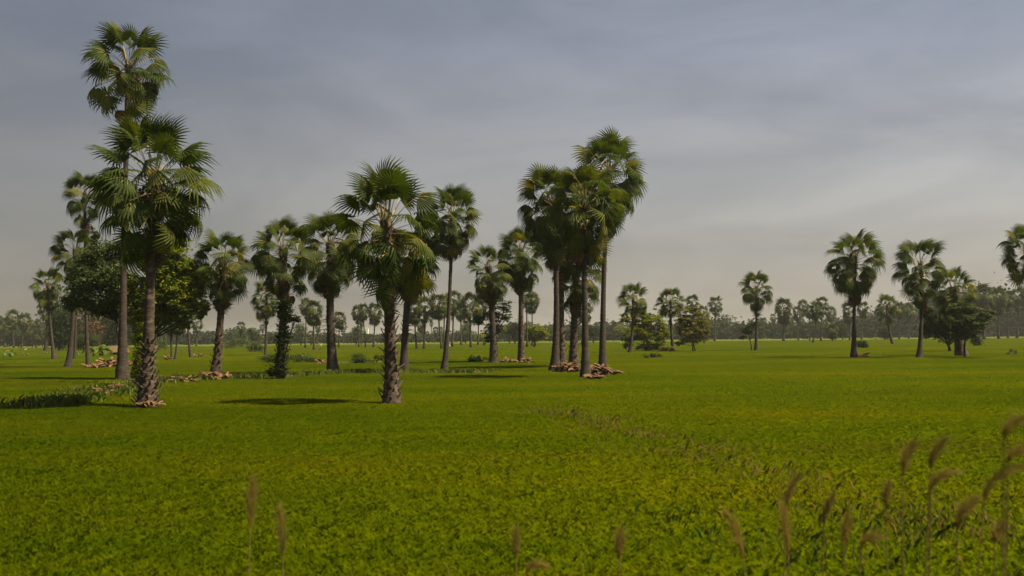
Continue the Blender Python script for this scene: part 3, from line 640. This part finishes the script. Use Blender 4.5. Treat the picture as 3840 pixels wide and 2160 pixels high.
mid_trees = [
 ('hazy round tree left of the yellowed palm', (950, 1297), [(948, 1250, 26, 22), (962, 1262, 18, 18)], 'broad_grey'),
 ('small hazy tree beyond the short brown-skirted palm', (912, 1298), [(905, 1262, 20, 20)], 'broad_grey'),
 ('pale grey-green tree before the leafy far palms', (1128, 1294), [(1126, 1236, 26, 22), (1132, 1262, 30, 22)], 'broad_grey'),
 ('pale tree left of the white building', (1336, 1293), [(1338, 1242, 20, 18), (1345, 1262, 18, 16)], 'broad_grey'),
 ('tall hazy tree within the row of far palms', (1746, 1287), [(1744, 1232, 22, 18), (1750, 1256, 26, 20)], 'broad_grey'),
 ('low bright bush right of the row of far palms', (1815, 1286), [(1815, 1268, 28, 14)], 'broad'),
 ('dark tree seen left of the bushy palm trunk', (1932, 1290), [(1930, 1226, 26, 20), (1935, 1252, 30, 22)], 'broad_dark'),
 ('light green little tree beside the bushy palm', (1910, 1289), [(1910, 1240, 20, 20)], 'broad'),
 ('light green rounded tree right of the bushy palm', (2001, 1303), [(2005, 1240, 32, 24), (1992, 1262, 28, 20), (2030, 1256, 24, 18)], 'broad'),
 ('dark tree between the bushy palm and the tall cluster', (2062, 1280), [(2060, 1238, 30, 20), (2090, 1246, 22, 18)], 'broad_dark'),
 ('small standard tree with a round head framed by the cluster trunks', (2225, 1287), [(2222, 1242, 24, 18)], 'broad_dark'),
 ('bright tree at the left foot of the wide thicket', (2330, 1280), [(2330, 1240, 26, 20), (2352, 1252, 18, 16)], 'broad'),
 ('small dark tree just left of the largest right palm', (3160, 1275), [(3160, 1240, 20, 22)], 'broad_dark'),
 ('dark bushy tree at the foot of the slanting rough trunk', (3318, 1276), [(3318, 1245, 22, 22)], 'broad_dark'),
 ('hazy tree behind the two small left far palms', (70, 1303), [(62, 1252, 26, 18), (90, 1262, 22, 18), (40, 1268, 26, 16)], 'broad_dark'),
 ('tree with a peaked crown behind the lone orange-skirted palm', (120, 1303), [(112, 1262, 22, 18), (165, 1272, 24, 16)], 'broad_dark'),
]
for lab, b, bl, mt in mid_trees:
    tree(lab, b, bl, mt, 3000, 0.70, 0.28, 0.45, group='trees at the far field edge')
bushes = [
 ('grassy dark hump at the near end of the left bank', (285, 1524), [(285, 1500, 38, 18), (262, 1510, 28, 12)], 'broad', 2600, 0.10),
 ('leafy weeds between the brown clods and the tallest trunk', (400, 1470), [(400, 1448, 34, 18), (440, 1440, 26, 16), (365, 1462, 20, 10)], 'broad', 2600, 0.10),
 ('weedy tuft on the bank left of the short brown-skirted palm', (690, 1430), [(660, 1418, 24, 14), (625, 1425, 18, 9)], 'broad_dark', 1600, 0.10),
 ('green vine leaves clinging to the left side of the thick-based palm', (520, 1530), [(528, 1275, 22, 34), (520, 1340, 18, 40), (516, 1410, 16, 36), (540, 1230, 20, 26)], 'broad', 3600, 0.10),
 ('dark low bush on the second bank behind the creeper-wrapped palm', (1120, 1362), [(1120, 1343, 46, 12), (1010, 1345, 40, 14), (1165, 1352, 24, 9)], 'broad_dark', 3000, 0.15),
 ('rounded dark bush with a stray arching leaf in front of far fields', (1345, 1366), [(1343, 1345, 22, 22), (1360, 1358, 26, 10)], 'broad_dark', 2600, 0.13),
 ('dark bush leaning on the foot of the heavy-skirted palm', (1790, 1362), [(1785, 1348, 22, 12)], 'broad_dark', 900, 0.2),
 ('dark weed clump right of the slim leaning palm', (1742, 1404), [(1725, 1396, 16, 9), (1758, 1396, 16, 8)], 'broad_dark', 1100, 0.13),
 ('low leafy bush behind the largest right palm', (3232, 1308), [(3228, 1290, 18, 14), (3244, 1298, 12, 8)], 'broad_dark', 900, 0.35),
 ('dark stump-like bush right of the squat palm', (3662, 1300), [(3662, 1280, 16, 18)], 'broad_dark', 900, 0.35),
 ('tall dark shrub between the outermost palm and the pale leaning trunk', (235, 1318), [(222, 1290, 26, 24), (250, 1280, 26, 30)], 'broad_dark', 2600, 0.34),
 ('shady shrub thicket behind the husk stack and the slim trunk', (310, 1325), [(305, 1290, 30, 24), (340, 1278, 30, 30)], 'broad_dark', 3200, 0.34),
 ('dim shrub filling the gap behind the palm pair under the canopy', (600, 1316), [(575, 1280, 26, 26), (610, 1290, 24, 20)], 'broad_grey', 2200, 0.34),
 ('hazy low shrub behind the short brown-skirted palm', (870, 1310), [(860, 1290, 30, 15), (900, 1284, 26, 18)], 'broad_grey', 2000, 0.36),
 ('grey-green shrub left of the yellowed palm', (950, 1322), [(950, 1298, 24, 18), (975, 1305, 18, 12)], 'broad_grey', 1800, 0.3),
 ('little yellow-green shrub in front of the wide thicket', (2425, 1345), [(2425, 1335, 9, 9)], 'broad', 400, 0.2),
 ('darker little shrub second in the row before the thicket', (2447, 1344), [(2447, 1333, 10, 10)], 'broad_dark', 400, 0.2),
 ('last little shrub of the row before the thicket', (2470, 1343), [(2470, 1332, 11, 10)], 'broad', 400, 0.2),
 ('low weeds at the foot of the yellowing tree', (2480, 1321), [(2490, 1308, 22, 12), (2520, 1310, 12, 9)], 'broad_yellow', 900, 0.25),
]
for lab, b, bl, mt, n, sz in bushes:
    tree(lab, b, bl, mt, n, sz, 0.03, 0.3, name='bush', cat='bush', stems=2, clump=14, spread=0.4)

# woods closing the fields far away
def woods():
    g = np.random.default_rng(5); C = []; Rr = []; mbt = MB()
    def height(x):
        pts = [(-700, 70), (150, 56), (450, 48), (560, 26), (900, 34), (1250, 20), (1800, 22), (1900, 40), (2300, 44), (2420, 40), (2800, 46), (3100, 52), (3300, 70), (3430, 104), (3900, 108), (4700, 95)]
        return np.interp(x, [p[0] for p in pts], [p[1] for p in pts])
    for row, (dy, k) in enumerate([(12.0, 1.0), (14.5, 0.86), (16.5, 0.62)]):
        x = -700
        while x < 4600:
            hh = 1.45 * height(x) * k * g.uniform(0.62, 1.18)
            rx = hh * g.uniform(0.30, 0.55) + 5
            x += rx * g.uniform(0.75, 1.35)
            y0 = hor(x) + dy + g.uniform(-0.8, 0.8)
            B = ground(x, y0); s = B.y / FPX
            zc = hh * s * 0.60
            for q in range(3):
                C.append((B.x + g.normal() * rx * s * 0.35, B.y + g.normal() * 3, zc * (0.35, 1.0, 1.1)[q] * g.uniform(0.85, 1.15))); Rr.append((rx * s * (1.3, 0.85, 0.7)[q], rx * s * 0.7, hh * s * (0.34, 0.42, 0.36)[q]))
            if g.random() < 0.5: mbt.tube([(B.x, B.y - 1, 0), (B.x, B.y - 1, zc)], [0.35, 0.25], 5)
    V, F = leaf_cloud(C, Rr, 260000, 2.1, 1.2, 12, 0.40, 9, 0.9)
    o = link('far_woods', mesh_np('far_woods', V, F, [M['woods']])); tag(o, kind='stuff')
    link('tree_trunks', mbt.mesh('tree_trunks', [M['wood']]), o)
woods()

# ------------------------------------------------------------------ juvenile palms, banana plants
def young_palm(label, base, Rpx, n, seed, low=0.1):
    rd = random.Random(seed); B = ground(*base); s = B.y / FPX
    root = empty('young_palm', B, label, 'young palm')
    for i in range(n):
        me = rd.choice(LEAF_UP + LEAF_MID); lf = link('leaf', me, root)
        lf.matrix_basis = leaf_matrix(Vector((0, 0, 0.05)), i * 2.4 + rd.random() * 0.5, R(rd.uniform(15, 80)), rd.uniform(-.6, .6), Rpx * s * rd.uniform(0.8, 1.1))
young_palm('trunkless young palm close to the left side of the scaly golden palm', (1412, 1366), 48, 11, 1)
young_palm('low ferny young palm between the two dark mounds', (1140, 1412), 34, 9, 2)
young_palm('young palm hugging the foot of the heavy-skirted palm', (1818, 1362), 36, 9, 3)
young_palm('rounded trunkless palm alone near the right border', (3797, 1333), 28, 16, 4)
def banana_blade():
    mb = MB(); V = []; F = []; n = 9
    for i in range(n + 1):
        t = i / n; a = 1.15 - 2.0 * t ** 1.3
        V0 = (V[-3 + 1] if V else None)
        p = Vector((0, 0, 0)) if not V else Vector(V0) + Vector((math.cos(a), 0, math.sin(a))) / n
        w = 0.155 * math.sin(min(1.0, max(0.0, t * 1.15 - 0.1)) * math.pi) ** 0.6 + 0.012
        V += [p + Vector((0, w, -w * 0.35 + random.uniform(-.01, .01))), p, p + Vector((0, -w, -w * 0.35))]
        if i: b = 3 * i; F += [(b - 3, b - 2, b + 1, b), (b - 2, b - 1, b + 2, b + 1)]
    mb.add(V, F); return mb.mesh('banana_blade', [M['banana']])
BAN = banana_blade()
def banana(label, base, Hpx, n, seed):
    rd = random.Random(seed); B = ground(*base); s = B.y / FPX; L = Hpx * s
    root = empty('banana_plant', B, label, 'banana plant')
    for k in range(max(1, n // 6)):
        o = Vector((rd.uniform(-.45, .45) * L * (k > 0), rd.uniform(-.3, .3) * L * (k > 0), 0)); h = L * rd.uniform(0.2, 0.42)
        mb = MB(); mb.tube([o, o + Vector((0, 0, h))], [L * 0.06, L * 0.04], 7); link('stem', mb.mesh('stem', [M['banana']]), root)
        for i in range(6):
            lf = link('leaf', BAN, root); sc = L * rd.uniform(0.65, 0.95)
            lf.matrix_basis = Matrix.Translation(o + Vector((0, 0, h * 0.9))) @ Matrix.Rotation(i * 1.1 + rd.random(), 4, 'Z') @ Matrix.Rotation(rd.uniform(-.25, .5), 4, 'Y') @ Matrix.Diagonal((sc, sc, sc, 1))
banana('large bushy banana clump between two slim trunks left of the shelter', (375, 1338), 64, 30, 1)
banana('banana plant with a yellowed leaf near the left border', (38, 1342), 50, 18, 2)
banana('small banana plant behind the outermost left trunk', (178, 1330), 22, 12, 3)
banana('small banana plant at the foot of the pale leaning trunk', (292, 1336), 30, 12, 4)
banana('tiny sprawling banana plant beside a white egret', (95, 1338), 24, 12, 5)
banana('pale banana plant before the right-hand wood', (3283, 1274), 20, 12, 6)

# ------------------------------------------------------------------ husk piles
def husk_mesh(k):
    rd = random.Random(k); mb = MB(); V = []; F = []; n = 4
    for i in range(n + 1):
        t = i / n; w = 0.20 * (1 - t) ** 0.7 + 0.05; z = 0.16 * math.sin(t * 2.6) + rd.uniform(-.02, .02)
        V += [(t, w, z - 0.08), (t, 0, z + 0.06), (t, -w, z - 0.08)]
        if i: b = 3 * i; F += [(b - 3, b - 2, b + 1, b), (b - 2, b - 1, b + 2, b + 1)]
    V += [(x, y * 0.9, z - 0.04) for x, y, z in V]; q = 3 * (n + 1)
    F += [tuple(q + j for j in f[::-1]) for f in F[:]] + [(0, q, q + 1, 1), (1, q + 1, q + 2, 2)]
    mb.add(V, F); return mb.mesh('husk', [M['husk']])
HUSK = [husk_mesh(k) for k in range(4)]
def pile(label, base, wpx, hpx, n, L=0.42, seed=0):
    rd = random.Random(seed + 50); B = ground(*base); s = B.y / FPX; w = wpx * s / 2; h = max(0.15, hpx * s)
    root = empty('husk_pile', B, label, 'husk pile')
    for i in range(n):
        r = math.sqrt(rd.random()); a = rd.uniform(0, 6.28)
        x, y = r * w * math.cos(a), r * min(w, 1.4) * math.sin(a)
        z = h * (1 - r ** 1.5) * rd.uniform(0.35, 1.0) + 0.12 + 0.14 * rd.random()
        ob = link('husk', HUSK[i % 4], root); sc = L * rd.uniform(0.7, 1.35)
        ob.matrix_basis = Matrix.Translation((x, y, z)) @ Matrix.Rotation(rd.uniform(0, 6.28), 4, 'Z') @ Matrix.Rotation(rd.uniform(-.5, .5), 4, 'Y') @ Matrix.Rotation(rd.uniform(-.6, .6), 4, 'X') @ Matrix.Diagonal((sc, sc, sc, 1))
pile('heap of brown husks between the two left trunks of the tall cluster', (2128, 1400), 92, 26, 60, 0.55, 1)
pile('widest heap of brown husks at the right foot of the tall cluster', (2245, 1412), 112, 28, 80, 0.55, 2)
pile('small scatter of husks in front of the cluster, nearest the viewer', (2236, 1428), 60, 9, 26, 0.5, 3)
pile('flat litter of husks left of the bushy palm', (1905, 1362), 70, 7, 32, 0.55, 4)
pile('husk litter right at the foot of the bushy palm', (1975, 1364), 44, 10, 26, 0.6, 5)
pile('long low stack of dry stalks left of the tallest trunk', (420, 1379), 100, 22, 46, 0.8, 6)
pile('thin line of pale husks at the foot of the slim tall palm', (350, 1384), 62, 5, 22, 0.6, 7)
pile('ring of dry husks round the foot of the thick-based palm', (560, 1538), 74, 9, 34, 0.24, 8)
pile('husks beside the slender bare trunk', (740, 1342), 40, 9, 22, 0.6, 9)
pile('husks at the foot of the stout palm pair under the canopy', (634, 1354), 26, 9, 12, 0.6, 10)
pile('dark husk mound round the foot of the short brown-skirted palm', (800, 1428), 120, 16, 40, 0.5, 11)
pile('husk heap on top of the dark bank mound', (1132, 1346), 28, 12, 18, 0.45, 12)
pile('husk heap sliding off the bank toward the long-stalked palm', (1205, 1368), 40, 14, 24, 0.45, 13)
pile('few pale husks beside the leafy yellow-fronded far palm', (1196, 1314), 16, 6, 10, 0.7, 14)
pile('husks by the flared foot of the largest right palm', (3238, 1342), 26, 6, 12, 0.6, 15)
pile('crumbling brown clods, larger group on the left bank', (375, 1494), 46, 16, 34, 0.34, 16)
pile('brown clods nearer the tallest trunk on the left bank', (446, 1474), 44, 18, 34, 0.34, 17)
pile('brown clods between the tallest trunk and the thick-based palm', (488, 1452), 34, 12, 22, 0.34, 18)
pile('reddish litter strip on the bank left of the brown-skirted palm', (680, 1437), 110, 3, 34, 0.34, 19)

# ------------------------------------------------------------------ shelter, building, egrets, stake
def shelter():
    B = ground(445, 1334); s = B.y / FPX; w = 66 * s; z1 = (at(445, 1296, B.y)).z; z0 = (at(445, 1320, B.y)).z
    root = empty('field_shelter', B, 'small straw-roofed shelter half hidden by the tallest palm trunk', 'shelter')
    mb = MB(); mb.add([(-w / 2, -1.1, z0), (w / 2, -1.1, z0), (w / 2 - .1, 0, z1), (-w / 2 + .1, 0, z1), (-w / 2, 1.1, z0), (w / 2, 1.1, z0), (-w / 2, -1.1, z0 - .12), (w / 2, -1.1, z0 - .12), (-w / 2, 1.1, z0 - .12), (w / 2, 1.1, z0 - .12)],
                      [(0, 1, 2, 3), (3, 2, 5, 4), (0, 3, 4), (1, 5, 2), (6, 7, 1, 0), (6, 0, 4, 8), (7, 9, 5, 1), (4, 5, 9, 8), (6, 8, 9, 7)])
    link('roof', mb.mesh('roof', [M['straw']]), root)
    for x in (-1, 1):
        for y in (-1, 1):
            mb = MB(); mb.tube([(x * w * .42, y * .9, -.1), (x * w * .42, y * .9, z0)], [.06, .05], 6); link('post', mb.mesh('post', [M['dark']]), root)
    mb = MB(); mb.box((0, 0, z0 * .45), (w * .8, 1.7, .12)); link('platform', mb.mesh('platform', [M['dark']]), root)
    mb = MB(); mb.box((-.1 * w, .3, z0 * .7), (w * .6, .9, z0 * .4)); link('dark_block', mb.mesh('dark_block', [M['dark']]), root)  # plain dark box filling the space beneath the roof
shelter()
def tower():
    Y = 930.0; c = at(1372, 1262, Y); s = Y / FPX; top = at(1372, 1233, Y).z; w = 19 * s
    root = empty('building', (c.x, c.y, 0), 'pale blocky building standing beyond the far trees', 'building')
    mb = MB(); mb.box((0, 0, top / 2), (w, w, top)); link('wall', mb.mesh('wall', [M['wall']]), root)
    mb = MB(); mb.box((0, 0, top + .15), (w * 1.05, w * 1.05, .3)); rf = link('roof', mb.mesh('roof', [M['wall']]), root)
    mb = MB(); mb.box((w * .1, 0, top + .6), (w * .3, w * .3, .7)); link('rooftop_hut', mb.mesh('rooftop_hut', [M['wall']]), rf)
    for x, ww in ((0.02, 0.16),):
        for z in range(3):
            mb = MB(); mb.box((x * w, -w / 2 - .02, top * (.30 + .22 * z)), (w * ww, .06, top * .17)); link('window', mb.mesh('window', [M['glass']]), root)
tower()
def egret_meshes():
    mb = MB(); mb.tube([(-.42, 0, .50), (-.25, 0, .56), (0, 0, .60), (.18, 0, .66), (.24, 0, .76), (.20, 0, .90), (.26, 0, 1.0), (.36, 0, 1.0), (.5, 0, .97)], [.015, .07, .11, .09, .045, .03, .03, .035, .006], 7)
    b = mb.mesh('egret_body', [M['white']], True)
    mb = MB(); mb.tube([(0, 0, 0), (.02, 0, .28), (0, 0, .55)], [.012, .012, .02], 5); return b, mb.mesh('egret_leg', [M['dark']])
EB, EL = egret_meshes()
birds = [((96, 1319), 'white egret standing beside the tiny banana plant', 0), ((1204, 1301), 'white egret alone in the field near a yellow-fronded palm', 1), ((1409, 1291), 'white egret right of the far palm by the building', 2),
         ((1598, 1290), 'white egret beneath the full-crowned far palm', 3), ((2329, 1295), 'tall white egret standing left of the wide thicket', 4), ((2362, 1279), 'white egret half hidden at the edge of the wide thicket', 5),
         ((3083, 1272), 'white egret by the last trunks of the close palm row', 0), ((3002, 1277), 'white egret between two trunks of the close palm row', 2), ((3219, 1267), 'white egret just right of the largest right palm', 1), ((1687, 1305), 'white egret at the right edge of the smooth grey trunk', 2)]
for (b, lab, a) in birds:
    B = ground(*b); r = empty('egret', B, lab, 'bird', 'white egrets in the rice'); r.rotation_euler = (0, 0, a * 1.1); r.scale = (1.0, 1.0, 1.0)
    link('body', EB, r)
    for y in (-.04, .04):
        l = link('leg', EL, r); l.location = (0, y, 0)
mb = MB(); mb.tube([(0, 0, 0), (.03, .0, .55)], [.035, .025], 6)
st = link('wooden_stake', mb.mesh('wooden_stake', [M['husk']])); st.location = ground(428, 1479); tag(st, 'thin wooden stake stuck in the left bank before the tallest trunk', 'stake')

# ------------------------------------------------------------------ rice, dry grass and seed plumes
def tuft_patch(name, size, ntuft, blades, h, w, mat, seed, lean=0.5, seg=2):
    g = np.random.default_rng(seed); n = ntuft * blades
    tx = g.uniform(-size / 2, size / 2, (ntuft, 2)); th = g.uniform(0.75, 1.2, ntuft)
    ti = np.repeat(np.arange(ntuft), blades)
    az = g.uniform(0, 2 * np.pi, n); L = h * th[ti] * g.uniform(0.65, 1.1, n); le = g.uniform(0.1, lean, n)
    b = np.zeros((n, 3)); b[:, :2] = tx[ti] + g.normal(size=(n, 2)) * h * 0.05
    d = np.stack([np.cos(az), np.sin(az), np.zeros(n)], 1); sd = np.stack([-np.sin(az), np.cos(az), np.zeros(n)], 1)
    ww = w * g.uniform(0.7, 1.3, n)[:, None]; z = np.array([0, 0, 1.0])
    p1 = b + z * (L * 0.62)[:, None] + d * (L * le * 0.32)[:, None]
    p2 = b + z * (L * (1 - 0.25 * le))[:, None] + d * (L * le)[:, None]
    V = np.stack([b - sd * ww * 0.6, b + sd * ww * 0.6, p1 + sd * ww * 0.5, p2, p1 - sd * ww * 0.5], 1).reshape(-1, 3)
    F = np.arange(n * 5).reshape(n, 5)
    return mesh_np(name, V, F, [mat])
lib = bpy.data.collections.new('rice_patches')
def lib_add(me):
    o = bpy.data.objects.new('rice_patch_%02d' % len(lib.objects), me); lib.objects.link(o)
for k in range(4): lib_add(tuft_patch('rice_near', 2.3, 2000, 7, 0.12, 0.006, M['rice'], 40 + k, 0.95))
for k in range(4): lib_add(tuft_patch('rice_mid', 4.6, 2600, 6, 0.14, 0.013, M['rice'], 50 + k, 0.75))
for k in range(4): lib_add(tuft_patch('rice_far', 9.5, 2200, 5, 0.20, 0.04, M['rice'], 60 + k, 0.7))
pts = []; idx = []
def zone(y0, y1, step, base):
    y = y0
    while y < y1:
        half = y * 0.60 + 5; x = -half
        while x < half:
            pts.append((x + random.uniform(-.15, .15) * step, y + random.uniform(-.15, .15) * step, -0.005)); idx.append(base + random.randrange(4)); x += step
        y += step
zone(7, 41, 1.5, 0); zone(41, 121, 3.1, 4); zone(121, 420, 6.6, 8)
me = bpy.data.meshes.new('rice_field'); me.from_pydata(pts, [], []); a = me.attributes.new('pick', 'INT', 'POINT'); a.data.foreach_set('value', idx)
rf = link('rice_field', me); tag(rf, 'even green young rice covering the whole field', 'grass', kind='stuff')
ng = bpy.data.node_groups.new('rice_scatter', 'GeometryNodeTree')
ng.interface.new_socket('Geometry', in_out='INPUT', socket_type='NodeSocketGeometry'); ng.interface.new_socket('Geometry', in_out='OUTPUT', socket_type='NodeSocketGeometry')
gi = N(ng, 'NodeGroupInput'); go = N(ng, 'NodeGroupOutput'); ip = N(ng, 'GeometryNodeInstanceOnPoints'); ci = N(ng, 'GeometryNodeCollectionInfo')
ci.inputs['Collection'].default_value = lib; ci.inputs['Separate Children'].default_value = True; ci.inputs['Reset Children'].default_value = True
na = N(ng, 'GeometryNodeInputNamedAttribute', data_type='INT'); na.inputs['Name'].default_value = 'pick'
rv = N(ng, 'FunctionNodeRandomValue', data_type='FLOAT_VECTOR'); rv.inputs[0].default_value = (0, 0, 0); rv.inputs[1].default_value = (0, 0, 6.283)
rs = N(ng, 'FunctionNodeRandomValue', data_type='FLOAT_VECTOR'); rs.inputs[0].default_value = (0.95, 0.95, 0.8); rs.inputs[1].default_value = (1.08, 1.08, 1.2); rs.inputs['Seed'].default_value = 5
ip.inputs['Pick Instance'].default_value = True
ng.links.new(gi.outputs[0], ip.inputs['Points']); ng.links.new(ci.outputs[0], ip.inputs['Instance']); ng.links.new(na.outputs[0], ip.inputs['Instance Index'])
ng.links.new(rv.outputs[0], ip.inputs['Rotation']); ng.links.new(rs.outputs[0], ip.inputs['Scale']); ng.links.new(ip.outputs[0], go.inputs[0])
md = rf.modifiers.new('scatter', 'NODES'); md.node_group = ng

def strip_grass(name, pts_px, width, n, h, w, mat, seed, label):
    g = np.random.default_rng(seed); P = np.array([ground(*q)[:] for q in pts_px]); seg = np.linalg.norm(np.diff(P[:, :2], axis=0), axis=1)
    cum = np.concatenate([[0], np.cumsum(seg)]); t = g.uniform(0, cum[-1], n); 
    # clumps along the bank
    x = np.interp(t, cum, P[:, 0]) + g.normal(size=n) * width; y = np.interp(t, cum, P[:, 1]) + g.normal(size=n) * width
    dens = np.sin(x * 1.7 + 2) * np.sin(y * 1.3) + g.normal(size=n) * 0.6 > -0.3
    x, y = x[dens], y[dens]; n = len(x)
    az = g.uniform(0, 6.28, n); L = h * g.uniform(0.5, 1.2, n); le = g.uniform(0.1, 0.7, n); b = np.stack([x, y, np.full(n, 0.05)], 1)
    d = np.stack([np.cos(az), np.sin(az), np.zeros(n)], 1); sd = np.stack([-np.sin(az), np.cos(az), np.zeros(n)], 1); ww = w * g.uniform(0.6, 1.4, n)[:, None]; z = np.array([0, 0, 1.0])
    p1 = b + z * (L * .6)[:, None] + d * (L * le * .3)[:, None]; p2 = b + z * (L * (1 - .3 * le))[:, None] + d * (L * le)[:, None]
    V = np.stack([b - sd * ww * .6, b + sd * ww * .6, p1 + sd * ww * .5, p2, p1 - sd * ww * .5], 1).reshape(-1, 3)
    o = link(name, mesh_np(name, V, np.arange(n * 5).reshape(n, 5), [M[mat]])); tag(o, label, 'grass', kind='stuff')
strip_grass('dry_grass', [(2030, 1538), (2200, 1585), (2480, 1660), (2760, 1760), (3050, 1850), (3400, 1960), (3900, 2110)], 0.65, 2000, 0.19, 0.006, 'dry', 1, 'dry tan grass along the low bank crossing the lower right')
strip_grass('tall_grass', [(2750, 2140), (3100, 2040), (3500, 1990), (3900, 1950)], 1.3, 1600, 0.20, 0.004, 'tallgreen', 2, 'taller rank grass in the lower right corner')
strip_grass('bank_weeds', [(150, 1535), (420, 1472), (520, 1446), (810, 1424), (1050, 1419), (1250, 1405), (1515, 1402), (1664, 1404), (1800, 1402)], 0.7, 9000, 0.42, 0.03, 'tallgreen', 3, 'rank green weeds on the bank under the palms')

def plume(k, label, tip, low, Y, fat):
    """a seeding grass stem: thin stalk rising from the ground, feathery head from low to tip (pixels) at distance Y"""
    rd = random.Random(k); T = at(*tip, Y); Lo = at(*low, Y)
    B = Vector((Lo.x - (T.x - Lo.x) * 0.7, Y, 0.0)); root = empty('seeding_grass', B, label, 'grass plume', 'seeding grass stems in the foreground')
    T, Lo = T - B, Lo - B; C = Lo + Vector(((Lo.x) * 0.15, 0, (T - Lo).length * 0.55))
    st = [Vector((0, 0, 0)).lerp(Lo, t) + Vector((0, 0, 0.0)) for t in (0, .5, 1)]
    mb = MB(); mb.tube(st, [.008, .006, .005], 5); link('stem', mb.mesh('stem', [M['dry']]), root)
    V = []; F = []; L = (T - Lo).length
    for i in range(620):
        t = rd.random(); p = bez(Lo, C, T, t); q = bez(Lo, C, T, min(1, t + .05)); d = (q - p).normalized() if t < .95 else (T - C).normalized()
        f = fat * (0.35 + math.sin(math.pi * min(1, t * .9 + .08)))
        r = Vector((rd.gauss(0, 1), rd.gauss(0, 1), rd.gauss(0, 1))) * f * 0.30
        e = p + r + d * fat * rd.uniform(.5, 1.3); w = 0.0017; sdv = Vector((rd.uniform(-1, 1), rd.uniform(-1, 1), rd.uniform(-1, 1))).normalized() * w
        b = len(V); V += [p + r * .2 - sdv, p + r * .2 + sdv, e]; F.append((b, b + 1, b + 2))
    link('seed_head', mesh_np('seed_head', V, F, [M['plume']]), root)
pl = [((3418, 1676), (3385, 1790), 7.0, .07), ((3540, 1655), (3490, 1755), 7.0, .06), ((3835, 1568), (3765, 1650), 6.0, .06), ((3860, 1690), (3780, 1735), 6.0, .05), ((3580, 1772), (3485, 1850), 7.0, .06),
      ((3850, 1748), (3690, 1880), 6.0, .06), ((3330, 1830), (3322, 1900), 8.0, .06), ((2985, 1800), (2950, 1900), 9.5, .08), ((2935, 1905), (2955, 2080), 8.5, .09), ((2728, 1930), (2785, 2100), 8.5, .08),
      ((2325, 2010), (2322, 2100), 9.5, .09), ((1935, 2000), (1935, 2100), 9.5, .08), ((948, 1818), (938, 1980), 9.8, .11), ((1052, 1925), (1060, 2090), 9.2, .10), ((3755, 1975), (3728, 2040), 7.0, .06),
      ((3290, 2015), (3230, 2050), 7.5, .06), ((2030, 2120), (1975, 2150), 9.5, .07), ((3650, 1880), (3590, 1990), 6.5, .07), ((3120, 1870), (3090, 1960), 8.5, .07), ((3180, 1940), (3165, 2060), 8.0, .07)]
for k, (tp, lw, Y, f) in enumerate(pl):
    lab = 'tan feathery seed head on a thin stalk in the crowded lower right corner' if tp[0] > 3000 else ('broad tan seed head rising from the rice below the short bank' if tp[0] > 2500 else ('single faint seed head low in the middle of the rice' if tp[0] > 1500 else ('pair member of faint brown seed heads in the lower left rice')))
    plume(k, lab, tp, lw, Y, f * 1.35)
print('objects', len(bpy.data.objects))
